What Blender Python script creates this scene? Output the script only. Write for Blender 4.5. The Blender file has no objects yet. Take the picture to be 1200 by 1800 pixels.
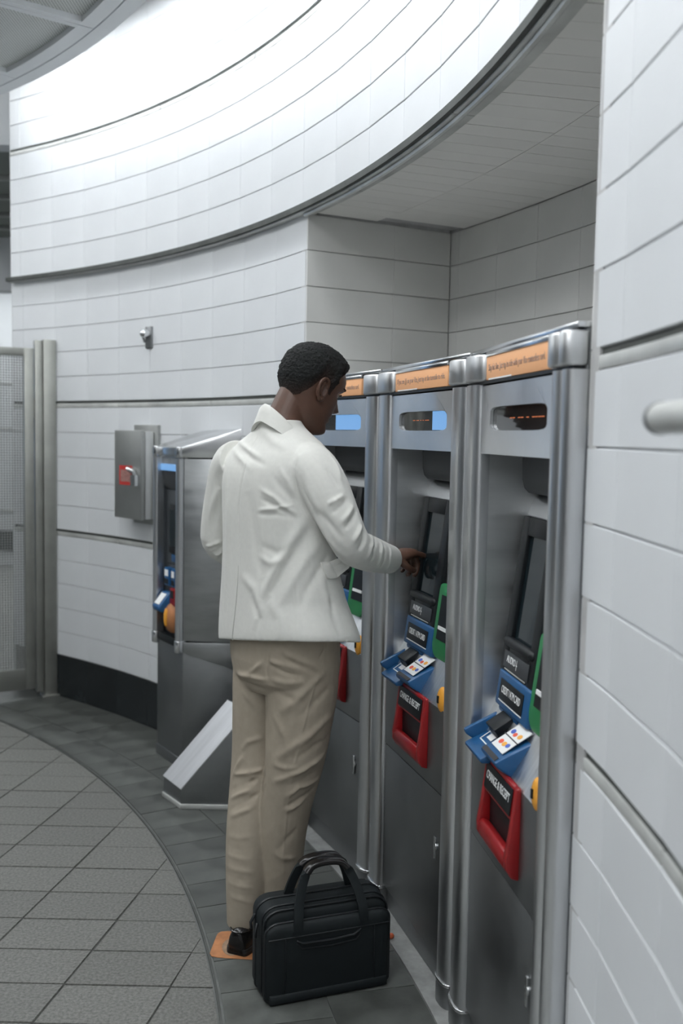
import bpy, bmesh, math, random
import numpy as np
from mathutils import Matrix, Vector, noise

random.seed(4)
scene = bpy.context.scene
COL = scene.collection
PI = math.pi
R_ = math.radians

# ------------------------------------------------------------------ camera
FPX, PITCH, ROLL, CAMZ = 1707.5, 0.0787, 0.0187, 1.55
cam_d = bpy.data.cameras.new('camera')
cam = bpy.data.objects.new('camera', cam_d)
COL.objects.link(cam)
cam_d.sensor_fit = 'VERTICAL'
cam_d.sensor_height = 36.0
cam_d.sensor_width = 24.0
cam_d.lens = FPX * 36.0 / 1800.0
cam_d.clip_start = 0.05
c_, s_ = math.cos(PITCH), math.sin(PITCH)
U0, F0, X0 = Vector((0, s_, c_)), Vector((0, c_, -s_)), Vector((1, 0, 0))
rv = X0 * math.cos(ROLL) + U0 * math.sin(ROLL)
uv = -X0 * math.sin(ROLL) + U0 * math.cos(ROLL)
m = Matrix.Identity(4)
for i in range(3):
    m[i][0], m[i][1], m[i][2] = rv[i], uv[i], -F0[i]
m[2][3] = CAMZ
cam.matrix_world = m
cam_d.dof.use_dof = True
cam_d.dof.focus_distance = 2.75
cam_d.dof.aperture_fstop = 2.6
scene.camera = cam

# ------------------------------------------------------------------ world, exposure
world = bpy.data.worlds.new('world')
scene.world = world
world.use_nodes = True
world.node_tree.nodes['Background'].inputs[0].default_value = (0.80, 0.86, 0.92, 1)
world.node_tree.nodes['Background'].inputs[1].default_value = 0.3
scene.view_settings.view_transform = 'Standard'
scene.view_settings.look = 'None'
scene.view_settings.gamma = 1.0
scene.view_settings.use_curve_mapping = False
scene.view_settings.exposure = 0.0
try:
    scene.cycles.use_denoising = True
    scene.cycles.max_bounces = 8
    scene.cycles.diffuse_bounces = 5
    scene.cycles.sample_clamp_indirect = 6.0
except Exception:
    pass

# light levels (lamps themselves are built with the ceiling further down)
COVE_L = 44.0
TROFFER_L = 11.0
SCREEN_L = 3.0

# ------------------------------------------------------------------ measures
CX, CY, RW = -4.7624, 1.3926, 5.2286        # lower wall circle
CX2, CY2, RU = -4.7261, 1.4119, 5.1602      # upper wall circle
Z0, RH, RG = 0.247, 0.1391, 0.0378          # top of base course, tile row, rail gap
DTH = 3.175                                 # tile column angle
TH_J = 28.02
TH_END = 57.66
BAND = 5 * RH + RG
ZS = Z0 + 3 * 5 * RH + 2 * RG               # soffit height 2.409
ZU = ZS + 0.024
RING_R, RING_Z = 4.685, 3.2
TH_M = [28.15, 20.25, 12.35, 4.45]          # seams between the fare machines

# ------------------------------------------------------------------ materials
def new_mat(name):
    mt = bpy.data.materials.new(name)
    mt.use_nodes = True
    nt = mt.node_tree
    return mt, nt, nt.nodes['Principled BSDF']

def mat(name, col, rough=0.5, metal=0.0, var=0.0, scale=8.0, bump=0.0, bscale=60.0, rvar=0.0,
        objvar=0.0, spec=0.5, stretch=(1, 1, 1), dist=0.002, sheen=0.0, coat=0.0):
    mt, nt, b = new_mat(name)
    N, L = nt.nodes, nt.links
    b.inputs['Base Color'].default_value = (*col, 1)
    b.inputs['Roughness'].default_value = rough
    b.inputs['Metallic'].default_value = metal
    b.inputs['Specular IOR Level'].default_value = spec
    if coat:
        b.inputs['Coat Weight'].default_value = coat
        b.inputs['Coat Roughness'].default_value = 0.08
    if sheen:
        b.inputs['Sheen Weight'].default_value = sheen
    tc = N.new('ShaderNodeTexCoord')
    mp = N.new('ShaderNodeMapping')
    mp.inputs['Scale'].default_value = stretch
    L.new(tc.outputs['Object'], mp.inputs['Vector'])
    if var or rvar:
        nz = N.new('ShaderNodeTexNoise')
        nz.inputs['Scale'].default_value = scale
        nz.inputs['Detail'].default_value = 6
        nz.inputs['Roughness'].default_value = 0.6
        L.new(mp.outputs[0], nz.inputs['Vector'])
    last = None
    if var:
        rp = N.new('ShaderNodeMapRange')
        rp.inputs[1].default_value = 0.3
        rp.inputs[2].default_value = 0.7
        rp.inputs[3].default_value = 1 - var
        rp.inputs[4].default_value = 1 + var
        L.new(nz.outputs['Fac'], rp.inputs[0])
        last = rp.outputs[0]
    if objvar:
        oi = N.new('ShaderNodeObjectInfo')
        r2 = N.new('ShaderNodeMapRange')
        r2.inputs[3].default_value = 1 - objvar
        r2.inputs[4].default_value = 1 + objvar
        L.new(oi.outputs['Random'], r2.inputs[0])
        if last is None:
            last = r2.outputs[0]
        else:
            mm = N.new('ShaderNodeMath'); mm.operation = 'MULTIPLY'
            L.new(last, mm.inputs[0]); L.new(r2.outputs[0], mm.inputs[1])
            last = mm.outputs[0]
    if last is not None:
        vm = N.new('ShaderNodeVectorMath'); vm.operation = 'SCALE'
        vm.inputs[0].default_value = col
        L.new(last, vm.inputs['Scale'])
        L.new(vm.outputs[0], b.inputs['Base Color'])
    if rvar:
        r3 = N.new('ShaderNodeMapRange')
        r3.inputs[1].default_value = 0.3
        r3.inputs[2].default_value = 0.7
        r3.inputs[3].default_value = rough - rvar
        r3.inputs[4].default_value = rough + rvar
        L.new(nz.outputs['Fac'], r3.inputs[0])
        L.new(r3.outputs[0], b.inputs['Roughness'])
    if bump:
        n2 = N.new('ShaderNodeTexNoise')
        n2.inputs['Scale'].default_value = bscale
        n2.inputs['Detail'].default_value = 4
        L.new(mp.outputs[0], n2.inputs['Vector'])
        bp = N.new('ShaderNodeBump')
        bp.inputs['Strength'].default_value = bump
        bp.inputs['Distance'].default_value = dist
        L.new(n2.outputs['Fac'], bp.inputs['Height'])
        L.new(bp.outputs[0], b.inputs['Normal'])
    return mt

def emis(name, col, s):
    mt, nt, b = new_mat(name)
    b.inputs['Base Color'].default_value = (0.02, 0.02, 0.02, 1)
    b.inputs['Emission Color'].default_value = (*col, 1)
    b.inputs['Emission Strength'].default_value = s
    return mt

M = {}
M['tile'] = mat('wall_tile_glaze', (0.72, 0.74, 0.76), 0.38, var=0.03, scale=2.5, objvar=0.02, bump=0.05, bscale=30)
M['tile_shaded'] = mat('shaded_recess_tile', (0.66, 0.66, 0.64), 0.45, var=0.05, scale=3, objvar=0.03, bump=0.05, bscale=30)  # same wall tile, colour darkened to stand for shade in the recess
M['plank'] = mat('soffit_plank', (0.82, 0.81, 0.78), 0.5, var=0.03, scale=3, objvar=0.025)
M['grout'] = mat('grout', (0.50, 0.50, 0.50), 0.9, var=0.15, scale=12)
M['black_tile'] = mat('black_base_tile', (0.018, 0.022, 0.024), 0.25, var=0.3, scale=6, objvar=0.15)
M['rail'] = mat('rail_metal', (0.58, 0.59, 0.57), 0.42, metal=0.35, var=0.22, scale=5, rvar=0.1)
M['rail_dark'] = mat('rail_groove', (0.07, 0.075, 0.07), 0.8, var=0.3, scale=8)  # dark colour stands in for shade inside the rail grooves
M['granite'] = mat('granite_paver', (0.132, 0.133, 0.122), 0.62, var=0.42, scale=110, objvar=0.07, bump=0.25, bscale=220, dist=0.001)
M['granite_bed'] = mat('floor_bed', (0.26, 0.265, 0.255), 0.7, var=0.3, scale=40)
M['slate'] = mat('dark_slate_paver', (0.072, 0.077, 0.071), 0.45, var=0.50, scale=7, objvar=0.14, bump=0.2, bscale=60, dist=0.001, rvar=0.12)
M['joint'] = mat('paver_joint', (0.052, 0.054, 0.051), 0.85, var=0.3, scale=30)
M['joint_light'] = mat('pale_joint', (0.13, 0.135, 0.13), 0.8, var=0.3, scale=10)
M['sill'] = mat('sill_stone', (0.25, 0.255, 0.25), 0.55, var=0.3, scale=14)
M['steel'] = mat('brushed_steel', (0.62, 0.635, 0.64), 0.34, metal=1.0, var=0.10, scale=5, rvar=0.07, bump=0.06, bscale=90, stretch=(1, 1, 14), dist=0.001)
M['steel_h'] = mat('brushed_steel_panel', (0.70, 0.715, 0.73), 0.36, metal=1.0, var=0.12, scale=4, rvar=0.08, bump=0.05, bscale=90, stretch=(14, 1, 1), dist=0.001)
M['steel_dark'] = mat('darkened_steel', (0.27, 0.28, 0.285), 0.42, metal=1.0, var=0.14, scale=4, rvar=0.08)  # steel darkened in colour where the lower machine fronts reflect the floor
M['steel_side'] = mat('side_panel_steel', (0.42, 0.435, 0.44), 0.36, metal=1.0, var=0.14, scale=4, rvar=0.08, stretch=(1, 1, 5))
M['steel_cheek'] = mat('lightened_cheek_steel', (0.82, 0.835, 0.84), 0.38, metal=1.0, var=0.06, scale=4, rvar=0.05, bump=0.03, bscale=60, stretch=(1, 1, 8), dist=0.001)  # steel lightened in colour for the stronger light on the cheeks
M['steel_header'] = mat('header_steel', (0.80, 0.815, 0.83), 0.36, metal=1.0, var=0.06, scale=4, rvar=0.05)
M['steel_post'] = mat('post_steel', (0.66, 0.67, 0.685), 0.33, metal=1.0, var=0.07, scale=4, rvar=0.05, stretch=(1, 1, 0.3))
M['steel_cap'] = mat('satin_steel', (0.66, 0.67, 0.68), 0.36, metal=1.0, var=0.06, scale=6)
M['steel_bright'] = mat('bright_steel', (0.72, 0.73, 0.74), 0.22, metal=1.0, var=0.05, scale=6)
M['steel_paint'] = mat('grey_paint', (0.30, 0.305, 0.30), 0.5, metal=0.25, var=0.06, scale=6)
M['steel_paint2'] = mat('dark_grey_paint', (0.09, 0.10, 0.11), 0.5, metal=0.3, var=0.06, scale=6)
M['gate'] = mat('gate_steel', (0.33, 0.335, 0.31), 0.42, metal=0.8, var=0.12, scale=6)
M['wire'] = mat('gate_wire', (0.26, 0.27, 0.26), 0.5, metal=0.7)
M['orange'] = mat('orange_sign', (0.88, 0.46, 0.23), 0.6, var=0.02, scale=3)
M['ink'] = mat('grey_ink', (0.44, 0.29, 0.22), 0.6)
M['white_ink'] = mat('white_ink', (0.82, 0.83, 0.83), 0.6)
M['dark_ink'] = mat('dark_ink', (0.03, 0.03, 0.035), 0.6)
M['black'] = mat('black_plastic', (0.008, 0.010, 0.012), 0.42, spec=0.3, bump=0.05, bscale=300)
M['black_soft'] = mat('dark_hood', (0.055, 0.06, 0.066), 0.42, metal=0.3)
M['glass'] = mat('screen_glass', (0.010, 0.018, 0.022), 0.10, spec=0.6)
M['win'] = mat('display_glass', (0.012, 0.013, 0.014), 0.04, spec=0.9)
M['blue'] = mat('blue_plastic', (0.012, 0.085, 0.22), 0.34, var=0.06, scale=5)
M['red'] = mat('red_plastic', (0.26, 0.010, 0.012), 0.28, var=0.06, scale=5)
M['green'] = mat('green_plastic', (0.02, 0.20, 0.065), 0.4)
M['yellow'] = mat('yellow_plastic', (0.80, 0.36, 0.04), 0.4)
M['logo_red'] = mat('logo_red', (0.75, 0.10, 0.05), 0.5)
M['logo_blue'] = mat('logo_blue', (0.06, 0.12, 0.50), 0.5)
M['logo_org'] = mat('logo_orange', (0.85, 0.40, 0.06), 0.5)
M['box_steel'] = mat('breaker_steel', (0.40, 0.41, 0.40), 0.40, metal=0.85, var=0.06, scale=6)
M['box_side'] = mat('breaker_side', (0.62, 0.63, 0.63), 0.35, metal=0.7, var=0.05, scale=6)
M['red_label'] = mat('red_label', (0.50, 0.035, 0.03), 0.5)
M['label_print'] = mat('faded_print', (0.34, 0.17, 0.15), 0.6, var=0.3, scale=45, stretch=(1, 1, 3))
M['slope'] = mat('satin_slope', (0.66, 0.67, 0.69), 0.42, metal=0.75, var=0.12, scale=5, stretch=(0.4, 6, 0.4))
M['decal'] = mat('floor_decal', (0.42, 0.175, 0.068), 0.6, var=0.25, scale=22)
M['decal_print'] = mat('decal_print', (0.30, 0.20, 0.13), 0.7, var=0.3, scale=60)
M['ceil'] = mat('ceiling_panel', (0.36, 0.37, 0.36), 0.6, var=0.03, scale=3)
M['ceil_frame'] = mat('ceiling_frame', (0.84, 0.86, 0.88), 0.5)
M['ceil_white'] = mat('white_plaster', (0.70, 0.72, 0.74), 0.7, var=0.03, scale=2)
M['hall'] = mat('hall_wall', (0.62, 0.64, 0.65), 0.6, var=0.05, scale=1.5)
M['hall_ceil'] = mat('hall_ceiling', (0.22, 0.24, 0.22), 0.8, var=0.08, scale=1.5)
M['jacket'] = mat('cream_wool', (0.66, 0.66, 0.625), 0.85, var=0.03, scale=60, bump=0.10, bscale=900, dist=0.0006, sheen=0.15, spec=0.2)
M['vent_line'] = mat('vent_shade', (0.46, 0.46, 0.43), 0.9)
M['trouser'] = mat('khaki_cotton', (0.345, 0.300, 0.240), 0.85, var=0.05, scale=40, bump=0.12, bscale=800, dist=0.0006, spec=0.2)
M['skin'] = mat('skin', (0.085, 0.040, 0.025), 0.46, var=0.16, scale=16, bump=0.08, bscale=220, dist=0.0008)
M['hair'] = mat('hair', (0.010, 0.011, 0.011), 0.75, var=0.4, scale=160, bump=1.0, bscale=190, dist=0.006, spec=0.25)
M['eye'] = mat('eye', (0.28, 0.26, 0.24), 0.2)
M['pupil'] = mat('pupil', (0.01, 0.006, 0.004), 0.15)
M['nail'] = mat('nail', (0.28, 0.12, 0.10), 0.4)
M['leather'] = mat('black_leather', (0.010, 0.009, 0.009), 0.22, bump=0.05, bscale=120)
M['sole'] = mat('shoe_sole', (0.012, 0.011, 0.011), 0.6)
M['bag'] = mat('bag_nylon', (0.0055, 0.0090, 0.0105), 0.66, spec=0.35, var=0.12, scale=30, bump=0.35, bscale=900, dist=0.0008)
M['bag_trim'] = mat('bag_trim', (0.006, 0.008, 0.010), 0.45, bump=0.1, bscale=400)
M['litter'] = mat('orange_peel', (0.62, 0.13, 0.05), 0.5, var=0.2, scale=50)
M['screen_light'] = emis('blue_screen', (0.22, 0.52, 1.0), SCREEN_L)
M['lamp'] = emis('cove_lamp_light', (0.95, 0.98, 1.0), COVE_L)
M['troffer'] = emis('troffer_light', (0.96, 0.985, 1.0), TROFFER_L)
M['led'] = emis('led_orange', (1.0, 0.25, 0.06), 0.6)
M['blue_reflection'] = emis('blue_reflection_glow', (0.22, 0.50, 0.95), 0.75)  # glow stands in for blue reflections in the machine windows
M['far_light'] = emis('far_lamp', (0.93, 0.97, 1.0), 9.0)

# perforated ceiling panel: fine dark holes in a grid
def perf_mat():
    mt, nt, b = new_mat('perforated_panel')
    N, L = nt.nodes, nt.links
    tc = N.new('ShaderNodeTexCoord')
    sc = N.new('ShaderNodeVectorMath'); sc.operation = 'SCALE'; sc.inputs['Scale'].default_value = 1 / 0.012
    L.new(tc.outputs['Object'], sc.inputs[0])
    fr = N.new('ShaderNodeVectorMath'); fr.operation = 'FRACTION'
    L.new(sc.outputs[0], fr.inputs[0])
    sb = N.new('ShaderNodeVectorMath'); sb.operation = 'SUBTRACT'; sb.inputs[1].default_value = (0.5, 0.5, 0.5)
    L.new(fr.outputs[0], sb.inputs[0])
    ml = N.new('ShaderNodeVectorMath'); ml.operation = 'MULTIPLY'; ml.inputs[1].default_value = (1, 1, 0)
    L.new(sb.outputs[0], ml.inputs[0])
    ln = N.new('ShaderNodeVectorMath'); ln.operation = 'LENGTH'
    L.new(ml.outputs[0], ln.inputs[0])
    mr = N.new('ShaderNodeMapRange'); mr.inputs[1].default_value = 0.24; mr.inputs[2].default_value = 0.32
    L.new(ln.outputs['Value'], mr.inputs[0])
    mx = N.new('ShaderNodeMix'); mx.data_type = 'RGBA'
    mx.inputs[6].default_value = (0.25, 0.255, 0.25, 1)
    mx.inputs[7].default_value = (0.74, 0.76, 0.74, 1)
    L.new(mr.outputs[0], mx.inputs[0])
    L.new(mx.outputs[2], b.inputs['Base Color'])
    b.inputs['Roughness'].default_value = 0.6
    return mt
M['perf'] = perf_mat()

# ------------------------------------------------------------------ mesh helpers
class MB:
    def __init__(self):
        self.v, self.f = [], []
    def add(self, vs, fs, T=None):
        k = len(self.v)
        if T is not None:
            vs = [tuple(T @ Vector(p)) for p in vs]
        self.v += [tuple(p) for p in vs]
        self.f += [tuple(i + k for i in q) for q in fs]
    def box(self, x0, x1, y0, y1, z0, z1, T=None):
        vs = [(x0, y0, z0), (x1, y0, z0), (x1, y1, z0), (x0, y1, z0), (x0, y0, z1), (x1, y0, z1), (x1, y1, z1), (x0, y1, z1)]
        fs = [(0, 3, 2, 1), (4, 5, 6, 7), (0, 1, 5, 4), (1, 2, 6, 5), (2, 3, 7, 6), (3, 0, 4, 7)]
        self.add(vs, fs, T)
    def prism(self, poly, z0, z1, T=None):
        n = len(poly)
        a = sum(poly[i][0] * poly[(i + 1) % n][1] - poly[(i + 1) % n][0] * poly[i][1] for i in range(n))
        if a < 0:
            poly = poly[::-1]
        vs = [(p[0], p[1], z0) for p in poly] + [(p[0], p[1], z1) for p in poly]
        fs = [tuple(range(n))[::-1], tuple(range(n, 2 * n))] + [(i, (i + 1) % n, n + (i + 1) % n, n + i) for i in range(n)]
        self.add(vs, fs, T)
    def extr_x(self, prof, x0, x1, T=None):        # closed (y,z) profile extruded along x
        n = len(prof)
        a = sum(prof[i][0] * prof[(i + 1) % n][1] - prof[(i + 1) % n][0] * prof[i][1] for i in range(n))
        if a < 0:
            prof = prof[::-1]
        vs = [(x0, p[0], p[1]) for p in prof] + [(x1, p[0], p[1]) for p in prof]
        fs = [tuple(range(n))[::-1], tuple(range(n, 2 * n))] + [(i, (i + 1) % n, n + (i + 1) % n, n + i) for i in range(n)]
        self.add(vs, fs, T)
    def loft(self, rings, cap=True, closed=False):
        n = len(rings[0]); k = len(self.v)
        for r in rings:
            self.v += [tuple(p) for p in r]
        m_ = len(rings)
        for j in range(m_ if closed else m_ - 1):
            a, b = k + j * n, k + ((j + 1) % m_) * n
            for i in range(n):
                self.f.append((a + i, a + (i + 1) % n, b + (i + 1) % n, b + i))
        if cap and not closed:
            self.f.append(tuple(k + i for i in range(n))[::-1])
            self.f.append(tuple(k + (m_ - 1) * n + i for i in range(n)))
    def tube(self, pts, rad, n=10, caps='round', sq=1.0, up=None):
        pts = [Vector(p) for p in pts]
        if not hasattr(rad, '__len__'):
            rad = [rad] * len(pts)
        P, Rr = list(pts), list(rad)
        if caps == 'round':
            d0 = (pts[0] - pts[1]).normalized(); d1 = (pts[-1] - pts[-2]).normalized()
            pre = [(pts[0] + d0 * rad[0] * math.sin(a), rad[0] * math.cos(a)) for a in (1.45, 1.1, 0.65)]
            post = [(pts[-1] + d1 * rad[-1] * math.sin(a), rad[-1] * math.cos(a)) for a in (0.65, 1.1, 1.45)]
            P = [q[0] for q in pre] + P + [q[0] for q in post]
            Rr = [q[1] for q in pre] + Rr + [q[1] for q in post]
        rings, u = [], None
        for i, p in enumerate(P):
            t = (P[min(i + 1, len(P) - 1)] - P[max(i - 1, 0)]).normalized()
            if u is None:
                ref = Vector(up) if up else (Vector((0, 0, 1)) if abs(t.z) < 0.9 else Vector((1, 0, 0)))
                u = (ref - t * ref.dot(t)).normalized()
            else:
                u = (u - t * u.dot(t)).normalized()
            w = t.cross(u)
            rings.append([p + (u * math.cos(2 * PI * k / n) + w * (math.sin(2 * PI * k / n) * sq)) * Rr[i] for k in range(n)])
        self.loft(rings)
    def sphere(self, c, r, n=16, m_=10, s=(1, 1, 1)):
        rings = []
        for j in range(m_ + 1):
            a = -PI / 2 + PI * (0.02 + 0.96 * j / m_)
            rings.append([(c[0] + r * s[0] * math.cos(a) * math.cos(2 * PI * k / n), c[1] + r * s[1] * math.cos(a) * math.sin(2 * PI * k / n), c[2] + r * s[2] * math.sin(a)) for k in range(n)])
        self.loft(rings)
    def arc(self, R0, R1, t0, t1, z0, z1, step=1.0, c=(CX, CY)):
        n = max(2, int(abs(t1 - t0) / step) + 1)
        k = len(self.v)
        for i in range(n):
            t = R_(t0 + (t1 - t0) * i / (n - 1)); cs, sn = math.cos(t), math.sin(t)
            for (r, z) in ((R0, z0), (R1, z0), (R1, z1), (R0, z1)):
                self.v.append((c[0] + r * cs, c[1] + r * sn, z))
        for i in range(n - 1):
            a, b = k + 4 * i, k + 4 * (i + 1)
            for j in range(4):
                q = (j + 1) % 4
                self.f.append((a + j, a + q, b + q, b + j))
        self.f.append((k, k + 3, k + 2, k + 1)); e = k + 4 * (n - 1)
        self.f.append((e, e + 1, e + 2, e + 3))
    def mesh(self, name, mt, bevel=0.0, smooth=40, seg=2):
        me = bpy.data.meshes.new(name)
        me.from_pydata(self.v, [], self.f)
        bm = bmesh.new(); bm.from_mesh(me)
        bmesh.ops.recalc_face_normals(bm, faces=bm.faces)
        if bevel:
            es = [e for e in bm.edges if e.is_manifold and e.calc_face_angle(0) > 0.5]
            bmesh.ops.bevel(bm, geom=es, offset=bevel, segments=seg, affect='EDGES', profile=0.5, clamp_overlap=True)
        if smooth:
            lim = R_(smooth)
            for e in bm.edges:
                e.smooth = (not e.is_manifold) or e.calc_face_angle(0) < lim
            for f in bm.faces:
                f.smooth = True
        bm.to_mesh(me); bm.free()
        if mt is not None:
            me.materials.append(mt)
        return me
    def build(self, name, mt, parent=None, bevel=0.0, smooth=40, loc=None, seg=2):
        return link(name, self.mesh(name, mt, bevel, smooth, seg), parent, loc)

def link(name, me, parent=None, loc=None):
    o = bpy.data.objects.new(name, me)
    COL.objects.link(o)
    if parent is not None:
        o.parent = parent
    if loc is not None:
        o.location = loc
    return o

def tag(o, label=None, cat=None, group=None, kind=None):
    if label: o['label'] = label
    if cat: o['category'] = cat
    if group: o['group'] = group
    if kind: o['kind'] = kind
    return o

def empty(name, loc, rz=0.0):
    o = bpy.data.objects.new(name, None)
    o.empty_display_size = 0.1
    COL.objects.link(o)
    o.location = loc
    o.rotation_euler = (0, 0, rz)
    return o

def box(name, mt, parent, x0, x1, y0, y1, z0, z1, bevel=0.002, T=None):
    b = MB(); b.box(x0, x1, y0, y1, z0, z1, T)
    return b.build(name, mt, parent, bevel)

_txt = {}
def text(name, s, size, mt, parent, T, width=None, extrude=0.0004, spacing=1.0):
    cu = bpy.data.curves.new('lettering', 'FONT')
    cu.body = s; cu.size = size; cu.extrude = extrude; cu.align_x = 'CENTER'; cu.align_y = 'CENTER'
    cu.space_character = spacing
    cu.resolution_u = 3
    ob = bpy.data.objects.new('lettering_curve', cu)
    COL.objects.link(ob)
    dg = bpy.context.evaluated_depsgraph_get()
    me = bpy.data.meshes.new_from_object(ob.evaluated_get(dg))
    bpy.data.objects.remove(ob); bpy.data.curves.remove(cu)
    if width:
        xs = [v.co.x for v in me.vertices]
        k = width / max(1e-6, max(xs) - min(xs))
        for v in me.vertices:
            v.co.x *= k
    me.transform(T)
    me.materials.clear(); me.materials.append(mt)
    me.name = name
    return link(name, me, parent)

def stadium(w, h, n=40, e=6.0):
    out = []
    for i in range(n):
        a = 2 * PI * i / n
        ca, sa = math.cos(a), math.sin(a)
        k = (abs(ca) ** e + abs(sa) ** e) ** (-1 / e)
        out.append((w / 2 * ca * k, h / 2 * sa * k))
    return out

def plate_hole(mb, outer, inner, y0, y1, T=None):    # loops of equal length in (x,z); plate between y0 (front) and y1
    n = len(outer)
    vs = [(p[0], y0, p[1]) for p in outer] + [(p[0], y0, p[1]) for p in inner] + [(p[0], y1, p[1]) for p in outer] + [(p[0], y1, p[1]) for p in inner]
    fs = []
    for i in range(n):
        j = (i + 1) % n
        fs += [(i, j, n + j, n + i), (2 * n + i, 3 * n + i, 3 * n + j, 2 * n + j), (i, 2 * n + i, 2 * n + j, j), (n + i, n + j, 3 * n + j, 3 * n + i)]
    mb.add(vs, fs, T)

def rect_loop(x0, x1, z0, z1, ref):           # points on a rectangle in the same directions as ref about its own centre
    cx, cz = (x0 + x1) / 2, (z0 + z1) / 2
    w, h = (x1 - x0) / 2, (z1 - z0) / 2
    pts = []
    for (dx, dz) in ref:
        k = min(w / abs(dx) if abs(dx) > 1e-9 else 1e9, h / abs(dz) if abs(dz) > 1e-9 else 1e9)
        pts.append([cx + dx * k, cz + dz * k])
    for sx in (-1, 1):
        for sz in (-1, 1):
            q = (cx + sx * w, cz + sz * h)
            i = min(range(len(pts)), key=lambda i: (pts[i][0] - q[0]) ** 2 + (pts[i][1] - q[1]) ** 2)
            pts[i] = list(q)
    return [tuple(p) for p in pts]

def rr_loop(x0, x1, z0, z1, rt, rb, n=6):     # rounded rectangle in x,z, counter-clockwise, separate radius at top and bottom
    out = []
    for (cx, cz, r, a0) in ((x1 - rb, z0 + rb, rb, -PI / 2), (x1 - rt, z1 - rt, rt, 0), (x0 + rt, z1 - rt, rt, PI / 2), (x0 + rb, z0 + rb, rb, PI)):
        out += [(cx + r * math.cos(a0 + PI / 2 * k / (n - 1)), cz + r * math.sin(a0 + PI / 2 * k / (n - 1))) for k in range(n)]
    return out

def pol(R, deg, c=(CX, CY)):
    return (c[0] + R * math.cos(R_(deg)), c[1] + R * math.sin(R_(deg)))

# ================================================================== SETTING
# floor plate
b = MB(); b.box(-14, 8, -9, 15, -0.10, -0.008)
floor = tag(b.build('floor', M['granite_bed'], smooth=0), kind='structure')
KC, KR = (-4.965, 1.514), 4.7613              # kerb circle
def kerb_r(deg):
    d = Vector((math.cos(R_(deg)), math.sin(R_(deg)))); o = Vector((CX - KC[0], CY - KC[1]))
    B = d.dot(o); return -B + math.sqrt(B * B - o.dot(o) + KR * KR)
# dark beds under the joints
b = MB()
pts = [(KC[0] + (KR - 0.001) * math.cos(R_(t)), KC[1] + (KR - 0.001) * math.sin(R_(t))) for t in np.linspace(9, 61, 60)]
b.prism(pts + [(-3.215, 2.25)], -0.0078, -0.0045)
b.build('joint_bed', M['joint'], floor, smooth=0)
b = MB(); b.arc(4.5, RW + 0.03, 4, 60, -0.0078, -0.004)
b.build('border_joint_bed', M['joint_light'], floor, smooth=0)

def clip_circle(poly, c, R):
    # keep the part of a convex polygon inside the circle (clip against the chords of a fine polygon)
    def inside(p): return math.hypot(p[0] - c[0], p[1] - c[1]) <= R
    if all(inside(p) for p in poly): return poly, False
    out = []
    n = len(poly)
    for i in range(n):
        a, q = poly[i], poly[(i + 1) % n]
        ia, iq = inside(a), inside(q)
        def cross():
            lo, hi = 0.0, 1.0
            for _ in range(30):
                mid = (lo + hi) / 2
                p = (a[0] + (q[0] - a[0]) * mid, a[1] + (q[1] - a[1]) * mid)
                if inside(p) == ia: lo = mid
                else: hi = mid
            return (a[0] + (q[0] - a[0]) * lo, a[1] + (q[1] - a[1]) * lo)
        if ia: out.append(a)
        if ia != iq: out.append(cross())
    if len(out) < 3: return None, True
    # bow the chord that lies on the circle
    res = []
    for i in range(len(out)):
        a, q = out[i], out[(i + 1) % len(out)]
        res.append(a)
        on = lambda p: abs(math.hypot(p[0] - c[0], p[1] - c[1]) - R) < 1e-4
        if on(a) and on(q):
            for k in (0.25, 0.5, 0.75):
                p = (a[0] + (q[0] - a[0]) * k, a[1] + (q[1] - a[1]) * k)
                d = math.hypot(p[0] - c[0], p[1] - c[1])
                res.append((c[0] + (p[0] - c[0]) * R / d, c[1] + (p[1] - c[1]) * R / d))
    return res, True

TW, TD, SL = 0.30, 0.1815, 0.174              # paver width, depth, slant
def gx(k, y): return -0.713 + k * TW + SL * (y - 2.844)
def gy(r, x): return 2.612 + r * TD - 0.010 * (x + 0.7)
g = 0.0022
b = MB(); b.add([(g, g, -0.006), (TW - g, g, -0.006), (TW - g + SL * (TD), TD - g, -0.006), (g + SL * TD, TD - g, -0.006),
                 (g + .0015, g + .0015, 0), (TW - g - .0015, g + .0015, 0), (TW - g - .0015 + SL * TD, TD - g - .0015, 0), (g + .0015 + SL * TD, TD - g - .0015, 0)],
                [(0, 3, 2, 1), (4, 5, 6, 7), (0, 1, 5, 4), (1, 2, 6, 5), (2, 3, 7, 6), (3, 0, 4, 7)])
full_paver = b.mesh('paver', M['granite'], smooth=0)
for k in range(-8, 3):
    for r in range(-2, 17):
        y0, y1 = gy(r, gx(k, 2.9)), gy(r + 1, gx(k, 2.9))
        P = [(gx(k, y0), y0), (gx(k + 1, y0), y0), (gx(k + 1, y1), y1), (gx(k, y1), y1)]
        px = [600 + p[0] / max(p[1], 0.5) * FPX for p in P]
        if max(px) < -1300 or min(p[1] for p in P) < 2.2: continue
        Q, cl = clip_circle(P, KC, KR - 0.004)
        if Q is None: continue
        if not cl:
            o = link('paver', full_paver, floor, (P[0][0], P[0][1], random.uniform(-0.0006, 0.0004)))
        else:
            cxq = sum(p[0] for p in Q) / len(Q); cyq = sum(p[1] for p in Q) / len(Q)
            if max(math.hypot(p[0] - cxq, p[1] - cyq) for p in Q) < 0.03: continue
            loc = [(cxq + (p[0] - cxq) * (1 - g / 0.09), cyq + (p[1] - cyq) * (1 - g / 0.09)) for p in Q]
            b = MB(); b.prism([(p[0] - cxq, p[1] - cyq) for p in loc], -0.006, 0)
            b.build('paver', M['granite'], floor, smooth=0, loc=(cxq, cyq, random.uniform(-0.0006, 0.0004)))
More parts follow.
